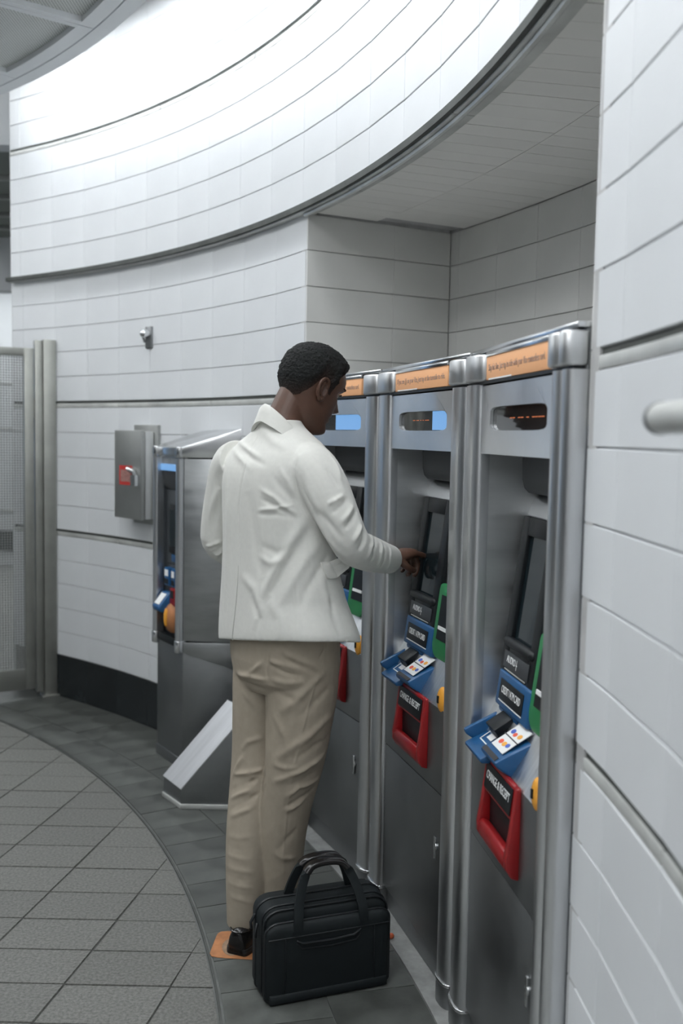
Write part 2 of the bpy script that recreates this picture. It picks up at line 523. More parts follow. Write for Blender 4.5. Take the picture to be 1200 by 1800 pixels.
# border of dark slate: two rings of tiles
def ring_tile(t0, t1, r0f, r1f, gap=0.0013):
    n = 4
    dt = math.degrees(gap / 4.8)
    pts = [pol(r0f(t) + gap, t) for t in np.linspace(t0 + dt, t1 - dt, n)] + [pol(r1f(t) - gap, t) for t in np.linspace(t1 - dt, t0 + dt, n)]
    cx_ = sum(p[0] for p in pts) / len(pts); cy_ = sum(p[1] for p in pts) / len(pts)
    b = MB(); b.prism([(p[0] - cx_, p[1] - cy_) for p in pts], -0.006, 0)
    return b.build('slate_tile', M['slate'], floor, smooth=0, loc=(cx_, cy_, random.uniform(-0.0008, 0.0004)))
inner = [10.8 + 2.08 * k for k in range(0, 24)]
outer_ = [11.95 + 2.1 * k for k in range(0, 24)]
for k in range(23):
    ring_tile(inner[k], inner[k + 1], lambda t: kerb_r(t) + 0.014, lambda t: 4.89)
    ring_tile(outer_[k], outer_[k + 1], lambda t: 4.89, lambda t: 5.150 if t < 30 else RW - 0.002)
b = MB(); b.arc(KR + 0.001, KR + 0.008, 2, 70, -0.006, 0.0016, c=KC)
b.build('kerb_strip', M['rail_dark'], floor, smooth=60)
b = MB(); b.arc(5.152, RW + 0.02, 4.4, 30, -0.006, 0.004)
b.build('sill', M['sill'], floor, smooth=60)

# curved tiled walls -------------------------------------------------
_tile_cache = {}
def tile_mesh(w, h, t=0.010, mt='tile', gv=0.0006, gh=0.0030):
    key = (round(w, 4), round(h, 4), mt)
    if key not in _tile_cache:
        a, e = w / 2 - gv / 2, 0.0016
        z0, z1 = gh / 2, h - gh / 2
        b = MB()
        b.add([(0, -a + e, z0 + e), (0, a - e, z0 + e), (0, a - e, z1 - e), (0, -a + e, z1 - e),
               (e, -a, z0), (e, a, z0), (e, a, z1), (e, -a, z1), (t, -a, z0), (t, a, z0), (t, a, z1), (t, -a, z1)],
              [(0, 3, 2, 1), (0, 1, 5, 4), (1, 2, 6, 5), (2, 3, 7, 6), (3, 0, 4, 7), (4, 5, 9, 8), (5, 6, 10, 9), (6, 7, 11, 10), (7, 4, 8, 11), (8, 9, 10, 11)])
        _tile_cache[key] = b.mesh('tile', M[mt], smooth=0)
    return _tile_cache[key]

def tiles(wall, c, R, t0, t1, zlist, h, mt='tile', dth=DTH, phase=TH_J, name='tile'):
    js = [t0] + [phase + k * dth for k in range(-40, 40) if t0 + 0.15 < phase + k * dth < t1 - 0.15] + [t1]
    for a, e in zip(js[:-1], js[1:]):
        w = 2 * R * math.sin(R_(e - a) / 2)
        me = tile_mesh(w, h, mt=mt)
        tm = R_((a + e) / 2); rr = R * math.cos(R_(e - a) / 2)
        for z in zlist:
            o = link(name, me, wall, (c[0] + (rr + random.uniform(0, .0006)) * math.cos(tm), c[1] + rr * math.sin(tm), z))
            o.rotation_euler = (0, 0, tm)

C1, C2 = (CX, CY), (CX2, CY2)
rows = lambda bands: [Z0 + bb * BAND + r * RH for bb in bands for r in range(5)]
b = MB(); b.arc(RW + 0.007, RW + 0.32, 28.30, TH_END, 0, ZS + 0.03)
wall_left = tag(b.build('wall_left', M['grout']), kind='structure')
tiles(wall_left, C1, RW, 28.16, TH_END, rows((0, 1, 2)), RH)
b = MB(); b.arc(RW + 0.007, RW + 0.32, -75, 4.30, 0, ZS + 0.75)
wall_right = tag(b.build('wall_right', M['grout']), kind='structure')
tiles(wall_right, C1, RW, -10.08, 4.44, rows((0, 1, 2)), RH)
tiles(wall_right, C1, RW, -10.08, 4.44, [ZS + RG + r * RH for r in range(5)], RH)
b = MB(); b.arc(RU + 0.007, RU + 0.40, 4.6, TH_END, ZU, 3.95, c=C2)
wall_upper = tag(b.build('wall_upper', M['grout']), kind='structure')
Z3, Z4 = ZU, ZU + 5 * 0.1384 + 0.0314
tiles(wall_upper, C2, RU, 4.62, TH_END - 0.1, [Z3 + r * 0.1384 for r in range(5)], 0.1384)
tiles(wall_upper, C2, RU, 4.62, TH_END - 0.1, [Z4 + r * 0.1384 for r in range(5)], 0.1384)
# plain end faces of the left wall
e0, e1 = pol(RW - 0.002, TH_END), pol(RW + 0.33, TH_END)
b = MB(); b.arc(RW + 0.004, RW + 0.33, TH_END, TH_END + 0.12, 0, ZS)
b.build('end_panel', M['hall'], wall_left)
# base course of black tiles
b = MB(); b.arc(RW + 0.004, RW + 0.02, 28.15, TH_END, 0, Z0 - 0.001)
baseboard = tag(b.build('baseboard_left', M['granite_bed']), kind='structure')
for a in np.arange(28.15, TH_END - 1, DTH):
    e = min(a + DTH, TH_END)
    o = link('base_tile', tile_mesh(2 * RW * math.sin(R_(e - a) / 2), Z0, mt='black_tile', gv=0.003), baseboard)
    tm = R_((a + e) / 2); rr = (RW - 0.004) * math.cos(R_(e - a) / 2)
    o.location = (CX + rr * math.cos(tm), CY + rr * math.sin(tm), 0.0); o.rotation_euler = (0, 0, tm)
# rails between the bands
def rail(n, c, R, t0, t1, z, gap, bead=False):
    b = MB(); b.arc(R + 0.0055, R + 0.03, t0, t1, z, z + gap, c=c)
    r = tag(b.build('trim_%d' % n, M['rail_dark']), kind='structure')
    step = 9.5
    a = t0
    while a < t1 - 0.1:
        e = min(a + step, t1)
        b = MB(); b.arc(R + 0.0005, R + 0.012, a + 0.03, e - 0.03, z + 0.001, z + gap * 0.66, c=c)
        b.build('rail_strip', M['rail'], r, bevel=0.0015)
        a = e
    return r
rail(1, C1, RW, 28.15, TH_END, Z0 + 5 * RH, RG)
rail(2, C1, RW, 28.15, TH_END, Z0 + BAND + 5 * RH, RG)
rail(3, C1, RW, -10, 4.44, Z0 + 5 * RH, RG)
rail(4, C1, RW, -10, 4.44, Z0 + BAND + 5 * RH, RG)
rail(5, C2, RU, 4.6, TH_END - 0.1, Z3 + 5 * 0.1384, 0.0314)
# edge trim under the upper wall: shadow groove, flat strip and a bright bead over the recess
b = MB(); b.arc(RU + 0.02, RW + 0.05, 4.6, TH_END, ZS + 0.002, ZU, c=C1)
tr = tag(b.build('trim_6', M['rail_dark']), kind='structure')
a = 4.6
while a < TH_END - 0.2:
    e = min(a + 9.5, TH_END)
    b = MB(); b.arc(RW - 0.034, RW + 0.03, a + 0.03, e - 0.03, ZS - 0.002, ZS + 0.018)
    b.build('edge_strip', M['rail'], tr, bevel=0.002)
    a = e
b = MB()
b.tube([(*pol(RW - 0.014, t), ZS - 0.008) for t in np.linspace(4.6, 28.1, 40)], 0.009, n=8)
b.build('edge_bead', M['rail'], tr)

# ticket recess: side wall, back wall, soffit of narrow planks
RB = 5.90
b = MB(); b.arc(RB + 0.007, RB + 0.2, 4.0, 28.6, 0, ZS + 0.03)
wall_back = tag(b.build('wall_back', M['grout']), kind='structure')
tiles(wall_back, C1, RB, 4.5, 28.14, [Z0 + 2 * BAND + r * RH for r in range(5)] + [Z0 + BAND + 5 * RH - RH + RG], RH, mt='tile_shaded', dth=2.65, phase=22.25)
for nm, th, sg in (('wall_recess_left', 28.15, 1), ('wall_recess_right', 4.45, -1)):
    tt = R_(th)
    T = Matrix.Translation((*pol(RW, th), 0)) @ Matrix.Rotation(tt, 4, 'Z')       # local x = outward along the radius
    b = MB(); b.box(0.0, RB - RW, sg * 0.008 if sg > 0 else -0.05, 0.05 if sg > 0 else -0.008, 0, ZS + 0.02, T)
    w = tag(b.build(nm, M['grout'], smooth=0), kind='structure')
    for z in [Z0 + 2 * BAND + r * RH for r in range(5)] + [Z0 + BAND + 5 * RH - RH + RG]:
        for k, wd in ((0, 0.395), (1, RB - RW - 0.395)):
            me = tile_mesh(wd, RH, mt='tile_shaded')
            o = link('tile', me, w, (*(T @ Vector((0.1975 if k == 0 else 0.395 + wd / 2, -0.001 * sg * 0, 0)))[:2], z))
            o.rotation_euler = (0, 0, tt + PI / 2 * sg)
b = MB(); b.arc(RW + 0.0, RB + 0.05, 4.4, 28.2, ZS + 0.012, ZS + 0.024)
soffit = tag(b.build('ceiling_soffit', M['grout']), kind='structure')
_pl = {}
def plank(r0, r1, t0, t1):
    dt = math.degrees(0.0011 / ((r0 + r1) / 2))
    P = [pol(r0 + .0012, t0 + dt), pol(r1 - .0012, t0 + dt), pol(r1 - .0012, t1 - dt), pol(r0 + .0012, t1 - dt)]
    key = (r0, r1)
    if key not in _pl:
        t = (t1 - t0) / 2
        Q = [pol(r0 + .0012, -t + dt, (0, 0)), pol(r1 - .0012, -t + dt, (0, 0)), pol(r1 - .0012, t - dt, (0, 0)), pol(r0 + .0012, t - dt, (0, 0))]
        b = MB(); b.prism(Q, 0, 0.012); _pl[key] = b.mesh('plank', M['plank'], smooth=0)
    o = link('plank', _pl[key], soffit, (CX, CY, ZS + 0.001 + random.uniform(-0.0005, 0.0003)))
    o.rotation_euler = (0, 0, R_((t0 + t1) / 2))
PD = 0.9317
for k in range(25):
    t = 4.66 + k * PD
    plank(RW + 0.024, 5.53, t, t + PD)
    plank(5.53, RB, t + 0.18, t + 0.18 + PD) if t + 0.18 + PD < 28.1 else None

# ceiling disc with perforated panels
b = MB()
b.arc(RING_R - 0.065, RING_R, -80, 128, RING_Z, RING_Z + 0.16, step=2)
trim = tag(b.build('trim_7', M['ceil_frame'], smooth=50), kind='structure')
b = MB(); b.arc(0.3, RING_R - 0.071, -80, 200, RING_Z + 0.045, RING_Z + 0.16, step=4)
ceiling = tag(b.build('ceiling', M['ceil'], smooth=0), kind='structure')
PA = 9.7
def apr(nm, mt, r0, r1, t0, t1, z0, z1):
    b = MB(); b.arc(r0, r1, t0, t1, z0, z1, step=1.5); return b.build(nm, mt, ceiling, smooth=30)
for k in range(-5, 8):
    t = 36.6 + k * PA
    apr('edge_frame', M['ceil_frame'], RING_R - 0.135, RING_R - 0.072, t + 0.06, t + PA - 0.06, RING_Z, RING_Z + 0.045)
    apr('ceiling_panel', M['perf'], 3.2, RING_R - 0.136, t + 0.45, t + PA - 0.45, RING_Z + 0.022, RING_Z + 0.04)
    apr('panel_frame', M['ceil_frame'], 3.2, RING_R - 0.136, t - 0.44, t - 0.03, RING_Z, RING_Z + 0.045)
    apr('panel_frame', M['ceil_frame'], 3.2, RING_R - 0.136, t + 0.03, t + 0.44, RING_Z, RING_Z + 0.045)
# cove lamps above the ring
for k in range(14):
    t0 = -70.5 + k * 9.0
    b = MB(); b.tube([(*pol(4.80, t), 3.42) for t in np.linspace(t0 + 0.3, t0 + 8.7, 7)], 0.02, n=8)
    o = b.build('cove_lamp', M['lamp'])
    tag(o, 'white cove lamp tube hidden above the curved ceiling edge', 'lamp', 'cove lamps above the ceiling ring')
    b = MB(); b.arc(4.70, 4.90, t0, t0 + 9, 3.47, 3.475, step=2); b.build('lamp_tray', M['ceil_white'], o)
# ceiling troffers in the hall (outside the picture)
def troffer(x, y, z, rz, w=1.3, d=0.35):
    t = empty('ceiling_light', (x, y, z), rz)
    tag(t, 'flat white ceiling light panel set into the hall ceiling', 'ceiling light', 'ceiling lights over the hall')
    box('diffuser', M['troffer'], t, -w / 2, w / 2, -d / 2, d / 2, -0.012, 0.0, 0.002)
    b = MB(); L_ = stadium(w, d, 40, 30)
    plate_hole(b, stadium(w + .08, d + .08, 40, 40), L_, -0.02, 0.01, Matrix.Rotation(PI / 2, 4, 'X'))
    b.build('frame', M['ceil_white'], t)
for k in range(-12, 9):
    th = 36.6 + (k + 0.5) * PA
    troffer(*pol(3.60 if 22 < th < 60 else 4.05, th), RING_Z + 0.020, R_(th + 90), 0.52, 0.40)
for (R, th) in ((1.5, 90), (1.5, -30)):
    troffer(*pol(R, th), RING_Z + 0.044, R_(th + 90))
for (x, y) in ((-4.5, 8.4), (-7.2, 7.4), (-2.2, 9.8), (-9, 5.0)):
    troffer(x, y, 3.24, 0.4, 1.5, 0.5)

# hall beyond the wall end
b = MB(); b.box(-14, 8, -9, 15, 4.0, 4.1)
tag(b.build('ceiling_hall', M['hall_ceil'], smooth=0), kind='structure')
b = MB()
b.box(-14.2, -14, -9, 15, 0, 4.0)
tag(b.build('wall_west', M['hall'], smooth=0), kind='structure')
b = MB(); b.box(-14, 8, -9.2, -9, 0, 4.0)
tag(b.build('wall_south', M['hall'], smooth=0), kind='structure')
b = MB(); b.box(-14, 8, 11.0, 11.2, 0, 4.0)
wn = tag(b.build('wall_north', M['hall'], smooth=0), kind='structure')
# low ceiling and bulkheads at the far left
b = MB(); b.box(-9, -2.05, 6.2, 8.9, 3.27, 3.36)
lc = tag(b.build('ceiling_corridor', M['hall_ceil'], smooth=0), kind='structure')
for y in (6.75, 7.3, 7.9, 8.4):
    box('ceiling_rib', M['ceil'], lc, -9, -2.05, y, y + 0.05, 3.24, 3.27, 0.002)
b = MB(); b.box(-9, -2.05, 6.05, 6.2, 3.27, 3.9)
tag(b.build('wall_bulkhead_near', M['ceil_white'], smooth=0), kind='structure')
b = MB(); b.box(-9, -2.05, 8.9, 9.1, 2.80, 3.6)
tag(b.build('wall_bulkhead_far', M['ceil_white'], smooth=0), kind='structure')
for z, h in ((2.05, 0.03), (1.55, 0.025), (0.62, 0.02)):
    box('trim_band', M['rail'], wn, -9, -1, 10.985, 11.0, z, z + h, 0.002)
box('dark_strip', M['black_tile'], wn, -9, -1, 10.98, 11.0, 0.17, 0.40, 0.002)
troffer(-3.6, 5.72, 3.95, 0.4, 1.2, 0.4)  # unseen lamp added above the disc to brighten the near bulkhead
fl = empty('ceiling_light', (-3.6, 10.2, 3.2))
tag(fl, 'bright strip light along the far corridor wall', 'ceiling light')
box('diffuser', M['far_light'], fl, -1.6, 1.6, -0.2, 0.2, -0.05, 0.0, 0.004)
box('housing', M['ceil_white'], fl, -1.65, 1.65, -0.24, 0.24, 0.0, 0.8, 0.004)
# blue screen added unseen across the hall for reflections in the machines
ds = empty('added_blue_screen', (-5.6, 9.2, 0), R_(-32 + 180))
tag(ds, 'large unseen blue lit screen added across the hall for its reflections', 'screen')
box('screen', M['screen_light'], ds, -1.0, 1.0, 0.031, 0.036, 0.75, 2.75, 0.0)
box('housing', M['black'], ds, -1.06, 1.06, -0.10, 0.03, 0.0, 2.82, 0.01)



# ================================================================== FARE MACHINES
def P(y, z):                      # helper for profile points
    return (y, z)
D1, ZT1, D0, ZT0 = 0.123, 1.362, 0.070, 0.950            # tilted face of the recess
TL = math.hypot(D1 - D0, ZT1 - ZT0)
NY, NZ = -(ZT1 - ZT0) / TL, (D1 - D0) / TL               # its outward normal
TILT = math.atan2(D1 - D0, ZT1 - ZT0)
def TF(z, off=0.0):               # point on the tilted face at height z
    d = D0 + (D1 - D0) * (z - ZT0) / (ZT1 - ZT0)
    return (d + NY * off, z + NZ * off)
def tmat(u, z, off):              # matrix for text lying on the tilted face
    y, zz = TF(z, off)
    return Matrix.Translation((u, y, zz)) @ Matrix.Rotation(PI / 2 - TILT, 4, 'X')
def tbox(u0, u1, z0, z1, o0, o1, mb=None):
    mb = mb or MB()
    a0, a1 = TF(z0, o0), TF(z1, o0); b0, b1 = TF(z0, o1), TF(z1, o1)
    mb.extr_x([a0, a1, b1, b0], u0, u1)
    return mb
def tframe(u0, u1, z0, z1, w, o0, o1, wb=None):
    mb = MB(); wb = wb or w
    tbox(u0, u0 + w, z0, z1, o0, o1, mb); tbox(u1 - w, u1, z0, z1, o0, o1, mb)
    tbox(u0 + w, u1 - w, z1 - w, z1, o0, o1, mb); tbox(u0 + w, u1 - w, z0, z0 + wb, o0, o1, mb)
    return mb

def post_profile(u0, u1, front, back, n=14):
    w = (u1 - u0) / 2; c = (u0 + u1) / 2
    pts = [(c + w * math.cos(a) * (abs(math.cos(a)) ** -0.25 if abs(math.cos(a)) > 1e-6 else 1), -front * math.sin(a) ** 0.8 + 0.0) for a in np.linspace(PI, 0, n)]
    pts = [(max(u0, min(u1, p[0])), p[1]) for p in pts]
    return pts + [(u1, back), (u0, back)]

def fare_machine(i, sign, window, label):
    tc = (TH_M[i] + TH_M[i + 1]) / 2
    Rf = 5.21 * math.cos(R_(3.95))
    t = empty('fare_machine', (*pol(Rf, tc), 0), R_(tc - 90))
    tag(t, label, 'ticket machine', 'row of steel fare machines in the recess')
    W = 0.352
    # outer cabinet: sides, back, top
    b = MB()
    b.box(-W, -W + 0.012, 0.015, 0.45, 0.0, 1.755); b.box(W - 0.012, W, 0.015, 0.45, 0.0, 1.755)
    b.box(-W, W, 0.44, 0.45, 0.0, 1.755); b.box(-W, W, 0.02, 0.45, 1.745, 1.757)
    b.build('cabinet', M['steel_dark'], t, bevel=0.002)
    b = MB(); b.box(-W, W, -0.004, 0.06, 1.757, 1.768); b.box(-W, W, 0.06, 0.40, 1.757, 1.763)
    b.build('top_cover', M['steel_bright'], t, bevel=0.002)
    # posts
    spans = [(-1, -0.352, -0.248), (1, 0.263, 0.352)]
    if i == 2: spans = [(-1, -0.352, -0.248), (1, 0.263, 0.309), (1, 0.313, 0.356)]      # the end machine closes with a pair of posts
    for sg, u0, u1 in spans:
        b = MB(); b.prism([(p[0], p[1]) for p in post_profile(u0, u1, 0.022, 0.02)], 0.075, 1.680)
        b.build('post', M['steel_post'], t, smooth=50)
        b = MB(); b.prism([(p[0], p[1]) for p in post_profile(u0 - (0.012 if 0 < u0 < 0.3 else 0.0), u1 + (0.032 if sg < 0 else 0), 0.030, 0.02)], 1.686, 1.752)
        b.build('post_cap', M['steel_cap'], t, bevel=0.006, smooth=50)
        b = MB(); b.prism([(p[0], p[1]) for p in post_profile(u0 + .002, u1 - .002, 0.025, 0.02)], 0.0, 0.072)
        cl = b.build('foot_collar', M['steel_dark'], t, smooth=50)
        b = MB(); b.prism([(p[0], p[1]) for p in post_profile(u0, u1, 0.028, 0.02)], 0.066, 0.075)
        b.build('collar_rim', M['steel_bright'], cl, bevel=0.002, smooth=50)
    I, IR = 0.250, 0.268
    box('cap_gap', M['black'], t, -W, W, -0.010, 0.012, 1.6795, 1.6865, 0.0)
    # sign above
    sg_ = box('sign_panel', M['orange'], t, -0.212, 0.212, -0.006, 0.010, 1.688, 1.744, 0.002)
    text('sign_lettering', sign, 0.022, M['ink'], sg_, Matrix.Translation((0.0, -0.0065, 1.717)) @ Matrix.Rotation(PI / 2, 4, 'X'), width=0.385)
    b = MB(); b.box(-0.212, 0.212, -0.008, 0.01, 1.744, 1.756)
    b.build('sign_edge', M['steel_bright'], sg_, bevel=0.002)
    box('sign_strip', M['white_ink'], sg_, -0.19, -0.02, -0.0065, -0.004, 1.6885, 1.692, 0.0)
    # header plate with display window
    out = stadium(1, 1, 48, 2.0)
    inn = [(p[0] + 0.016, p[1] + 1.596) for p in stadium(0.385, 0.056, 48, 7.0)]
    b = MB(); plate_hole(b, rect_loop(-I, IR, 1.512, 1.676, out), inn, -0.004, 0.004)
    hd = b.build('header_plate', M['steel_header'], t, smooth=30)
    w = box('display_window', M['win'], t, -0.19, 0.225, 0.0045, 0.012, 1.560, 1.632, 0.0)
    if window == 'lit':
        box('window_reflection', M['blue_reflection'], w, -0.02, 0.205, 0.003, 0.0042, 1.570, 1.623, 0.0)  # glowing patch in place of a blue reflection on the glass
    elif window == 'half':
        box('window_reflection', M['blue_reflection'], w, 0.085, 0.205, 0.003, 0.0042, 1.570, 1.623, 0.0)  # smaller glowing patch, again painted as a reflection
        tag(text('led_lettering', '-- -- - - ---', 0.02, M['led'], w, Matrix.Translation((-0.01, 0.0040, 1.600)) @ Matrix.Rotation(PI / 2, 4, 'X'), width=0.13), kind='stuff')
    else:
        tag(text('led_lettering', '-- -- - ----', 0.02, M['led'], w, Matrix.Translation((0.06, 0.0040, 1.598)) @ Matrix.Rotation(PI / 2, 4, 'X'), width=0.22), kind='stuff')
    # recess: cheeks and stepped back panel
    b = MB()
    prof = [(0.016, 1.513), (0.115, 1.513), (0.124, 1.35), TF(0.95), (0.0, 0.79), (0.0, 0.86)]
    prof = [(0.0, 1.512), (0.16, 1.512), (0.16, 0.79), (0.0, 0.79)]
    for sg in (-1, 1):
        x = -I if sg < 0 else IR
        b = MB(); b.extr_x(prof, x - 0.006 if sg < 0 else x, x if sg < 0 else x + 0.006)
        b.build('recess_cheek', M['steel_cheek'], t, bevel=0.0)
    b = MB()
    b.extr_x([(0.104, 1.513), (0.106, 1.45), (0.112, 1.428), (0.124, 1.416), (0.16, 1.414), (0.16, 1.513)], -I, IR)
    b.build('upper_hood', M['black_soft'], t, bevel=0.0, smooth=50)
    b = MB()
    b.extr_x([(0.150, 1.414), (0.138, 1.404), (0.126, 1.372), TF(1.362), (0.165, 1.362), (0.165, 1.414)], -I, IR)
    b.build('light_ledge', M['steel_bright'], t, smooth=50)
    b = MB()
    b.extr_x([TF(1.362), TF(0.90), (0.0, 0.795), (0.02, 0.785), (0.17, 0.785), (0.17, 1.362)], -I, IR)
    b.build('recess_panel', M['steel_h'], t, smooth=20)
    # screen module
    sb = tframe(-0.232, 0.0, 0.978, 1.36, 0.046, 0.0, 0.016, 0.082)
    b = sb
    mod = b.build('screen_bezel', M['black'], t, bevel=0.004)
    tbox(-0.19, -0.04, 1.05, 1.32, 0.002, 0.006).build('screen', M['glass'], mod, bevel=0.0)
    b = MB()
    y, z = TF(1.052, 0.014)
    b.tube([(-0.205, y, z), (-0.026, y, z)], 0.013, n=12); b.build('armrest', M['black'], mod)
    tbox(-0.205, -0.03, 0.99, 1.03, 0.016, 0.019).build('audio_plate', M['black_soft'], mod, bevel=0.001)
    text('audio_lettering', 'AUDIO', 0.024, M['white_ink'], mod, tmat(-0.150, 1.012, 0.0195), width=0.062)
    b = MB(); tbox(-0.111, -0.109, 0.998, 1.022, 0.0193, 0.0197, b); tbox(-0.115, -0.105, 1.008, 1.011, 0.0193, 0.0197, b)
    b.build('audio_symbol', M['white_ink'], mod, smooth=0)
    tbox(-0.195, -0.045, 0.984, 0.987, 0.016, 0.0175).build('audio_line', M['rail'], mod, smooth=0)
    # banknote slot, right of the screen
    lo = rr_loop(0.004, 0.150, 0.900, 1.118, 0.02, 0.045)
    b = MB(); b.loft([[(p[0], *TF(p[1], o)) for p in lo] for o in (0.0, 0.018)])
    gs = b.build('banknote_slot', M['green'], t, bevel=0.005)
    tbox(0.034, 0.13, 0.955, 1.085, 0.018, 0.0195).build('slot_plate', M['black'], gs, bevel=0.0)
    tbox(0.045, 0.12, 0.985, 0.995, 0.0195, 0.023).build('slot_lip', M['white_ink'], gs, bevel=0.0)
    # blue card reader: label plate and tray
    lp = tbox(-0.222, 0.012, 0.892, 0.980, 0.0, 0.020).build('card_label', M['blue'], t, bevel=0.007, seg=3)
    tbox(-0.192, -0.025, 0.912, 0.962, 0.0205, 0.0225).build('label_insert', M['black'], lp, bevel=0.001)
    tbox(-0.192, -0.025, 0.908, 0.9105, 0.0205, 0.022).build('insert_edge', M['white_ink'], lp, bevel=0.0)
    text('card_lettering', 'CREDIT / ATM CARD', 0.026, M['white_ink'], lp, tmat(-0.108, 0.938, 0.0228), width=0.135)
    # tray, top surface falls from the back wall to the front lip
    b = MB()
    yb, zb, yf, zf = 0.060, 0.893, -0.036, 0.832
    # left rim, floor, raised right part, front lip and belly
    def slab(u0, u1, drop, b):
        b.extr_x([(yb + 0.03, zb - drop), (yf, zf - drop), (yf + 0.004, zf - drop - 0.012), (0.012, 0.79), (yb + 0.03, 0.80)], u0, u1)
    slab(-0.222, -0.205, 0.0, b); slab(-0.207, -0.070, 0.030, b); slab(-0.072, 0.045, 0.0, b)
    b.extr_x([(yb + 0.035, 0.90), (yb - 0.012, 0.892), (yb - 0.002, 0.86), (yb + 0.035, 0.86)], -0.21, -0.07)
    tr_ = b.build('card_tray', M['blue'], t, bevel=0.005, seg=2)
    SA = math.atan2(zb - zf, yb - yf)
    def SM(u, k, off):            # on the tray slope, k from 0 (back) to 1 (front lip)
        return Matrix.Translation((u, yb + (yf - yb) * k - math.sin(SA) * off, zb + (zf - zb) * k + math.cos(SA) * off)) @ Matrix.Rotation(SA, 4, 'X')
    b = MB(); b.box(-0.036, 0.036, -0.030, 0.030, -0.003, 0.016, SM(-0.135, 0.30, -0.03)); b.box(-0.036, 0.036, -0.034, 0.020, 0.016, 0.032, SM(-0.135, 0.26, -0.03))
    b.build('card_slot', M['black'], tr_, bevel=0.003)
    b = MB(); b.box(-0.030, 0.030, -0.020, -0.017, 0, 0.001, SM(-0.15, 0.66, -0.0295)); b.box(-0.030, -0.027, -0.02, 0.014, 0, 0.001, SM(-0.15, 0.66, -0.0295))
    b.box(-0.012, 0.022, -0.006, 0.010, 0, 0.001, SM(-0.15, 0.66, -0.0295))
    b.build('card_symbol', M['white_ink'], tr_, smooth=0)
    b = MB(); b.box(-0.040, 0.040, -0.040, 0.042, 0, 0.0012, SM(-0.012, 0.42, 0.0003))
    st = b.build('card_sticker', M['white_ink'], tr_, smooth=0)
    for (du, dk, c, r) in ((-0.024, 0.30, 'logo_blue', .010), (-0.004, 0.33, 'logo_red', .009), (0.020, 0.30, 'logo_org', .010), (-0.018, 0.62, 'logo_red', .010), (0.004, 0.62, 'logo_org', .010), (0.022, 0.60, 'logo_blue', .009)):
        b = MB(); b.prism([(r * math.cos(a), r * 0.7 * math.sin(a)) for a in np.linspace(0, 2 * PI, 12, endpoint=False)], 0.0016, 0.0021, SM(-0.012 + du, dk - 0.02, 0))
        b.build('card_logo', M[c], tr_, smooth=0)
    b = MB(); b.box(-0.046, 0.044, -0.0015, 0.0015, 0.0013, 0.0018, SM(-0.012, 0.42, 0.0003)); b.box(-0.05, 0.046, -0.006, 0.006, 0, 0.0012, SM(-0.012, 0.93, 0.0003))
    b.build('sticker_line', M['dark_ink'], tr_, smooth=0)
    # coin slot on the shelf
    b = MB(); b.sphere((0, 0, 0), 0.03, s=(0.9, 0.5, 1.25)); cs = MB()
    cs.add([(p[0] + 0.212, p[1] + 0.006, p[2] + 0.822) for p in b.v], b.f)
    co = cs.build('coin_slot', M['yellow'], t, smooth=80)
    box('slot_mouth', M['black'], co, 0.208, 0.216, -0.012, 0.0, 0.815, 0.835, 0.001)
    # change tray
    ins = [(0.0, 0.802), (-0.010, 0.800), (-0.022, 0.70), (-0.031, 0.645), (-0.030, 0.622), (-0.018, 0.602), (0.0, 0.596)]
    b = MB()
    b.extr_x(ins, -0.105, -0.085); b.extr_x(ins, 0.103, 0.125)
    b.extr_x([(0.0, 0.802), (-0.010, 0.800), (-0.019, 0.725), (0.0, 0.725)], -0.086, 0.104)
    b.extr_x([(0.0, 0.596), (-0.018, 0.602), (-0.030, 0.622), (-0.031, 0.643), (-0.025, 0.656), (-0.012, 0.654), (0.0, 0.645)], -0.086, 0.104)
    ch = b.build('change_tray', M['red'], t, bevel=0.004, seg=2)
    box('tray_opening', M['black'], ch, -0.086, 0.104, -0.003, 0.0, 0.615, 0.727, 0.0)
    a_ = math.atan2(0.018, 0.1)
    Tt = Matrix.Translation((0.009, -0.0148, 0.763)) @ Matrix.Rotation(PI / 2 - math.atan2(0.009, 0.075), 4, 'X')
    b = MB(); b.box(-0.094, 0.094, -0.030, 0.030, 0.0, 0.002, Tt)
    b.build('tray_label', M['black'], ch, bevel=0.0005)
    text('tray_lettering', 'CHANGE & RECEIPT', 0.028, M['white_ink'], ch, Tt @ Matrix.Translation((0, 0.004, 0.0023)), width=0.165)
    # lower front, door, lock, kick base
    box('lower_panel', M['steel_dark'], t, -I, IR, -0.001, 0.02, 0.559, 0.795, 0.001)
    dr = box('service_door', M['steel_dark'], t, -I, IR, 0.001, 0.02, 0.085, 0.555, 0.0015)
    b = MB(); b.tube([(0.205, 0.001, 0.40), (0.205, -0.005, 0.40)], 0.012, n=12, caps='flat'); b.box(0.199, 0.211, -0.006, 0.0, 0.365, 0.43)
    b.build('door_lock', M['steel_bright'], dr, bevel=0.001)
    box('kick_base', M['steel_dark'], t, -W + .003, W - .003, 0.016, 0.10, 0.0, 0.085, 0.002)
    return t

fare_machine(2, 'Skip this line. Just tap to ride with your Visa contactless card.', 'led',
             'steel fare machine nearest the camera, dark display window, against the right wall')
fare_machine(1, 'If you see ))) on your Visa, just tap at the turnstile to ride.', 'half',
             'middle steel fare machine whose screen the man is touching')
fare_machine(0, 'Skip this line. Just tap to ride with your Visa contactless card.', 'lit',
             'steel fare machine half hidden behind the man, glowing blue reflection in its display window')

